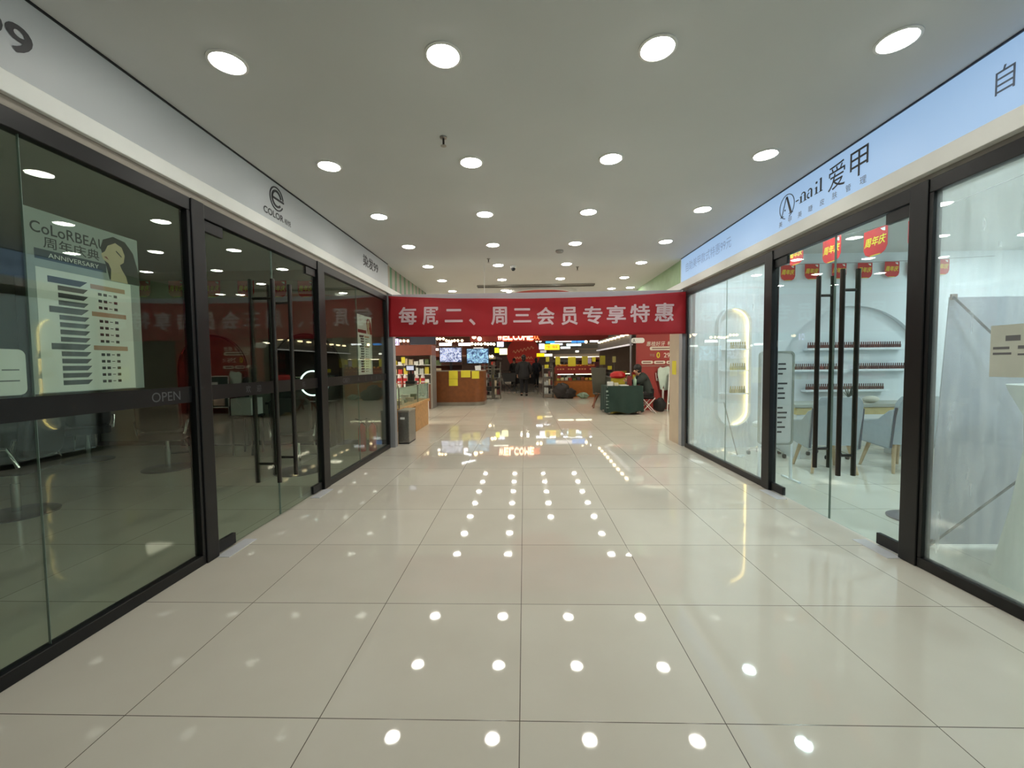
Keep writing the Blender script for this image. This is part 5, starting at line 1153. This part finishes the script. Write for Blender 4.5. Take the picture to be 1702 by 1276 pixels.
LSG = [
 (656, 563, 662, 575, 15.5, (226, 206, 255), 2.2, 'lilac lit A-shaped sign at the upper left of the market', 'A', None),
 (659, 576, 664.5, 584, 15, (214, 240, 255), 2.2, 'small white lit box left of the blue lit box', None, None),
 (664.5, 574, 670, 583, 15.05, (40, 96, 240), 1.6, 'small bright blue lit box at the upper left of the market', None, None),
 (671, 575, 682, 583, 15.1, (250, 246, 224), 1.8, 'cream lit box right of the blue lit box', None, None),
 (683, 574, 697, 584, 15.6, (240, 238, 228), 1.2, 'pale lit sign with dark letters left of the screens', 'ZARK', mat('grey_sign_ink', (120, 116, 110))),
 (704, 577, 719, 580.5, 16.5, (255, 248, 236), 4, 'bright white light strip above the left cabinet', None, None),
 (722, 579, 728, 582, 16.6, (255, 250, 244), 4, 'short white light strip left of the lit screens', None, None),
 (681, 557, 724, 572, 15.2, (62, 66, 82), .12, 'dark blue-grey hanging screen behind the banner left half', None, None),
 (730, 570, 750, 574, 17.5, (236, 250, 252), 3.5, 'white light strip above the left lit screen', None, None),
 (762, 570, 782, 574, 17.8, (250, 244, 252), 3.5, 'white light strip between the two lit screens', None, None),
 (787, 578, 803, 580.5, 18.5, (246, 246, 240), 3, 'thin white light strip above the right lit screen', None, None),
 (818, 563.5, 843, 566.5, 20, (238, 240, 226), 2.6, 'thin pale light strip left of the round red board', None, None),
 (826, 568, 837, 576, 22, (214, 222, 250), 2.2, 'pale bluish lit sign left of the round red board', None, None),
 (822, 578, 829, 586, 20.5, (236, 244, 40), 1.4, 'lime yellow lit sign right of the lit screens', None, None),
 (830, 579, 843, 589, 20.6, (252, 250, 190), 1.7, 'pale yellow lit sign beside the lime yellow one', None, None),
 (896, 571, 905, 580, 22, (246, 240, 255), 1.8, 'white lit box left of the yellow lit sign', None, None),
 (905, 572, 930, 581, 22, (250, 232, 50), 1.15, 'long yellow lit sign hanging right of the walkway', '生鲜', mat('orange_ink', (240, 140, 50), .5, emit=.6)),
 (892, 587, 905, 592.5, 26, (250, 220, 20), 1.1, 'flat yellow lit sign low at the right of the walkway', None, None),
 (905, 588, 918, 592, 26.1, (255, 246, 220), 1.7, 'flat cream lit sign joined to the low yellow one', None, None),
 (907, 563.5, 922, 570, 21, (60, 176, 232), 1.1, 'sky blue lit sign panel, left end of the blue row', None, None),
 (922, 563, 950, 568, 21.05, (232, 230, 232), 1.3, 'pale middle panel in the blue lit sign row', None, None),
 (950, 562.5, 972, 569, 21.1, (70, 150, 240), 1.3, 'blue lit sign panel, right end of the blue row', None, None),
 (915, 570.5, 935, 573, 23, (236, 240, 255), 2.4, 'thin white light strip under the blue sign row', None, None),
 (942, 571, 966, 574.5, 23.1, (214, 246, 246), 1.9, 'pale aqua light strip under the right blue panel', None, None),
 (932, 576, 948, 579, 24, (240, 248, 248), 2, 'pale light strip right of the long yellow sign', None, None),
 (898, 582, 908, 586, 24.5, (206, 196, 206), .7, 'dull grey lit sign above the low yellow sign', None, None),
 (981, 565, 997, 568, 19.5, (248, 248, 255), 3, 'white tube light left of the slatted canopy', None, None),
 (957, 582.5, 962, 585, 21, (255, 250, 240), 3, 'short white lamp above the produce counter right half', None, None)]
for q in LSG: lightsign(*q[:8], txt=q[8], tm=q[9])
# warm bulbs on slim hanging rails, seen as dots
def bulb_rail(pts, D, r, label, group, rail_label):
    P = [at(u, v, D) for u, v in pts]; zr = max(p.z for p in P)+r+.06
    rl = thing('lamp_rail', rail_label, 'lamp rail', ((P[0].x+P[-1].x)/2, D, zr), group='lamp rails')
    MB().box(min(p.x for p in P)-.15, D-.02, zr, max(p.x for p in P)+.15, D+.02, zr+.04).build('rail', DARK, rl)
    for x in (P[0].x, P[-1].x+.02): MB().tube([(x, D, zr+.04), (x, D, HC if D < 17.5 else 6.0)], .006, 5).build('hanger', DARK, rl)
    for c in P:
        t = thing('pendant_bulb', label, 'lamp', c, group=group)
        MB().ball(tuple(c), r, n=10, m=6).build('globe', WARM, t); MB().tube([(c.x, D, c.z+r*.9), (c.x, D, zr)], .008, 5).build('stem', DARK, t)
bulb_rail([(666, 566.5), (671.5, 566.5), (678, 566.5)], 15.9, .05, 'warm glowing bulb in the short row above the blue and cream lit boxes', 'warm bulbs at the upper left of the market', 'short dark lamp rail at the upper left of the market')
bulb_rail([(726.5, 563), (731.5, 563), (737, 563), (742, 566), (746.5, 567), (751, 567), (755.5, 566), (761, 566), (768, 566)], 18.3, .056, 'warm glowing bulb in the line above the left lit screen', 'warm bulbs above the lit screens', 'dark lamp rail above the left lit screen')
bulb_rail([(788, 559.5), (797, 563)], 18.9, .1, 'large warm bulb glowing above the right lit screen', 'large warm bulbs', 'short dark lamp rail above the right lit screen')
bulb_rail([(784.5, 571), (790, 572), (795, 571.5), (800, 572), (806, 571), (811, 572), (816, 571.5), (821, 572)], 21.5, .07, 'warm glowing bulb in the line left of the round red board', 'warm bulbs left of the round board', 'dark lamp rail left of the round red board')
bulb_rail([(813, 592), (818, 592)], 21.9, .07, 'low warm bulb glowing right of the two lit screens', 'low warm bulbs', 'short low lamp rail right of the lit screens')
bulb_rail([(892, 566), (898, 566)], 20.6, .07, 'warm bulb glowing just right of the lit letters', 'bulbs right of the lit letters', 'short lamp rail right of the lit letters')
bulb_rail([(967.5, 561), (974, 568)], 20.3, .07, 'warm bulb glowing at the right end of the blue sign row', 'bulbs at the blue sign row', 'short lamp rail at the right end of the blue sign row')
tagsign(907, 593, 913, 601, 17.5, 'small yellow price card on a stem left of the produce counter', mat('dull_yellow', (196, 186, 60)), zbase=1.226); tagsign(905, 606, 912, 612, 17.3, 'low yellow card on the rack left of the produce counter', YELLOW, zbase=1.226)
# ceiling tubes of the market, and panel lights added to brighten it
def tube_light(p, q, label, group='market ceiling tubes'):
    r = thing('tube_light', label, 'ceiling light', (Vector(p)+Vector(q))/2, group=group); p, q = Vector(p), Vector(q)
    MB().tube([p, q], .03, 8).build('tube', COOLB, r); MB().bar(p+Vector((0,0,.05)), q+Vector((0,0,.05)), .07, .05).build('housing', WHITE, r)
    for e in (p, q): MB().tube([e+Vector((0,0,.05)), (e.x, e.y, 6.0)], .006, 5).build('hanger', STEEL, r)
for i, (x0, x1, y) in enumerate(((.75, 1.75, 22.5), (2.2, 3.4, 22.5), (4.0, 5.0, 22.5), (.75, 2.0, 27), (2.5, 4.0, 27), (.9, 2.0, 32), (2.4, 3.8, 32), (4.2, 5.4, 27))): tube_light((x0, y, 3.35), (x1, y, 3.35), 'long white tube light hanging over the right half of the market')
tube_light((-3.3, 22.2, 3.35), (-2.15, 21.1, 3.35), 'white tube light, rear arm of the chevron pair over the market', 'chevron tubes'); tube_light((-2.2, 20.95, 3.35), (-3.05, 19.8, 3.35), 'white tube light, front arm of the chevron pair over the market', 'chevron tubes')
def fill_panel(x, y, label):
    z = HC-.045 if y < 17.5 else 4.2
    r = thing('fill_panel_light', label, 'ceiling light', (x, y, z), group='added market panel lights'); MB().box(x-.35, y-.35, z, x+.35, y+.35, z+.04).build('housing', WHITE, r); MB().box(x-.32, y-.32, z-.006, x+.32, y+.32, z).build('diffuser', STOE, r)
    if y > 17.5: MB().tube([(x, y, z+.04), (x, y, 6.0)], .01, 6).build('hanger', STEEL, r)
for x, y in ((4.7, 9.9), (-4.6, 9.9), (-6, 11.5), (-6, 15.5), (7.5, 15.5), (-9, 20), (-5.5, 24), (0, 33), (-4, 33), (4, 33), (6.5, 24), (9, 19), (9, 28), (-9, 28), (0, 40)): fill_panel(x, y, 'square white panel light added over the market hall to brighten it')
cpn = thing('ceiling_disc', 'red round ceiling panel with a white rim just above the banner', 'ceiling decoration', (.42, 10.12, HC-.06))
MB().lathe([(.78, 0), (.78, .055), (.01, .055)], .42, 10.12, HC-.06, 48).build('red_disc', mat('disc_red', (184, 52, 44), .5), cpn)
MB().ringp(circ(.86, 48), circ(.78, 48), (.42, 10.12, HC-.07), (1,0,0), (0,1,0), (0,0,.068)).build('white_rim', WHITE, cpn)
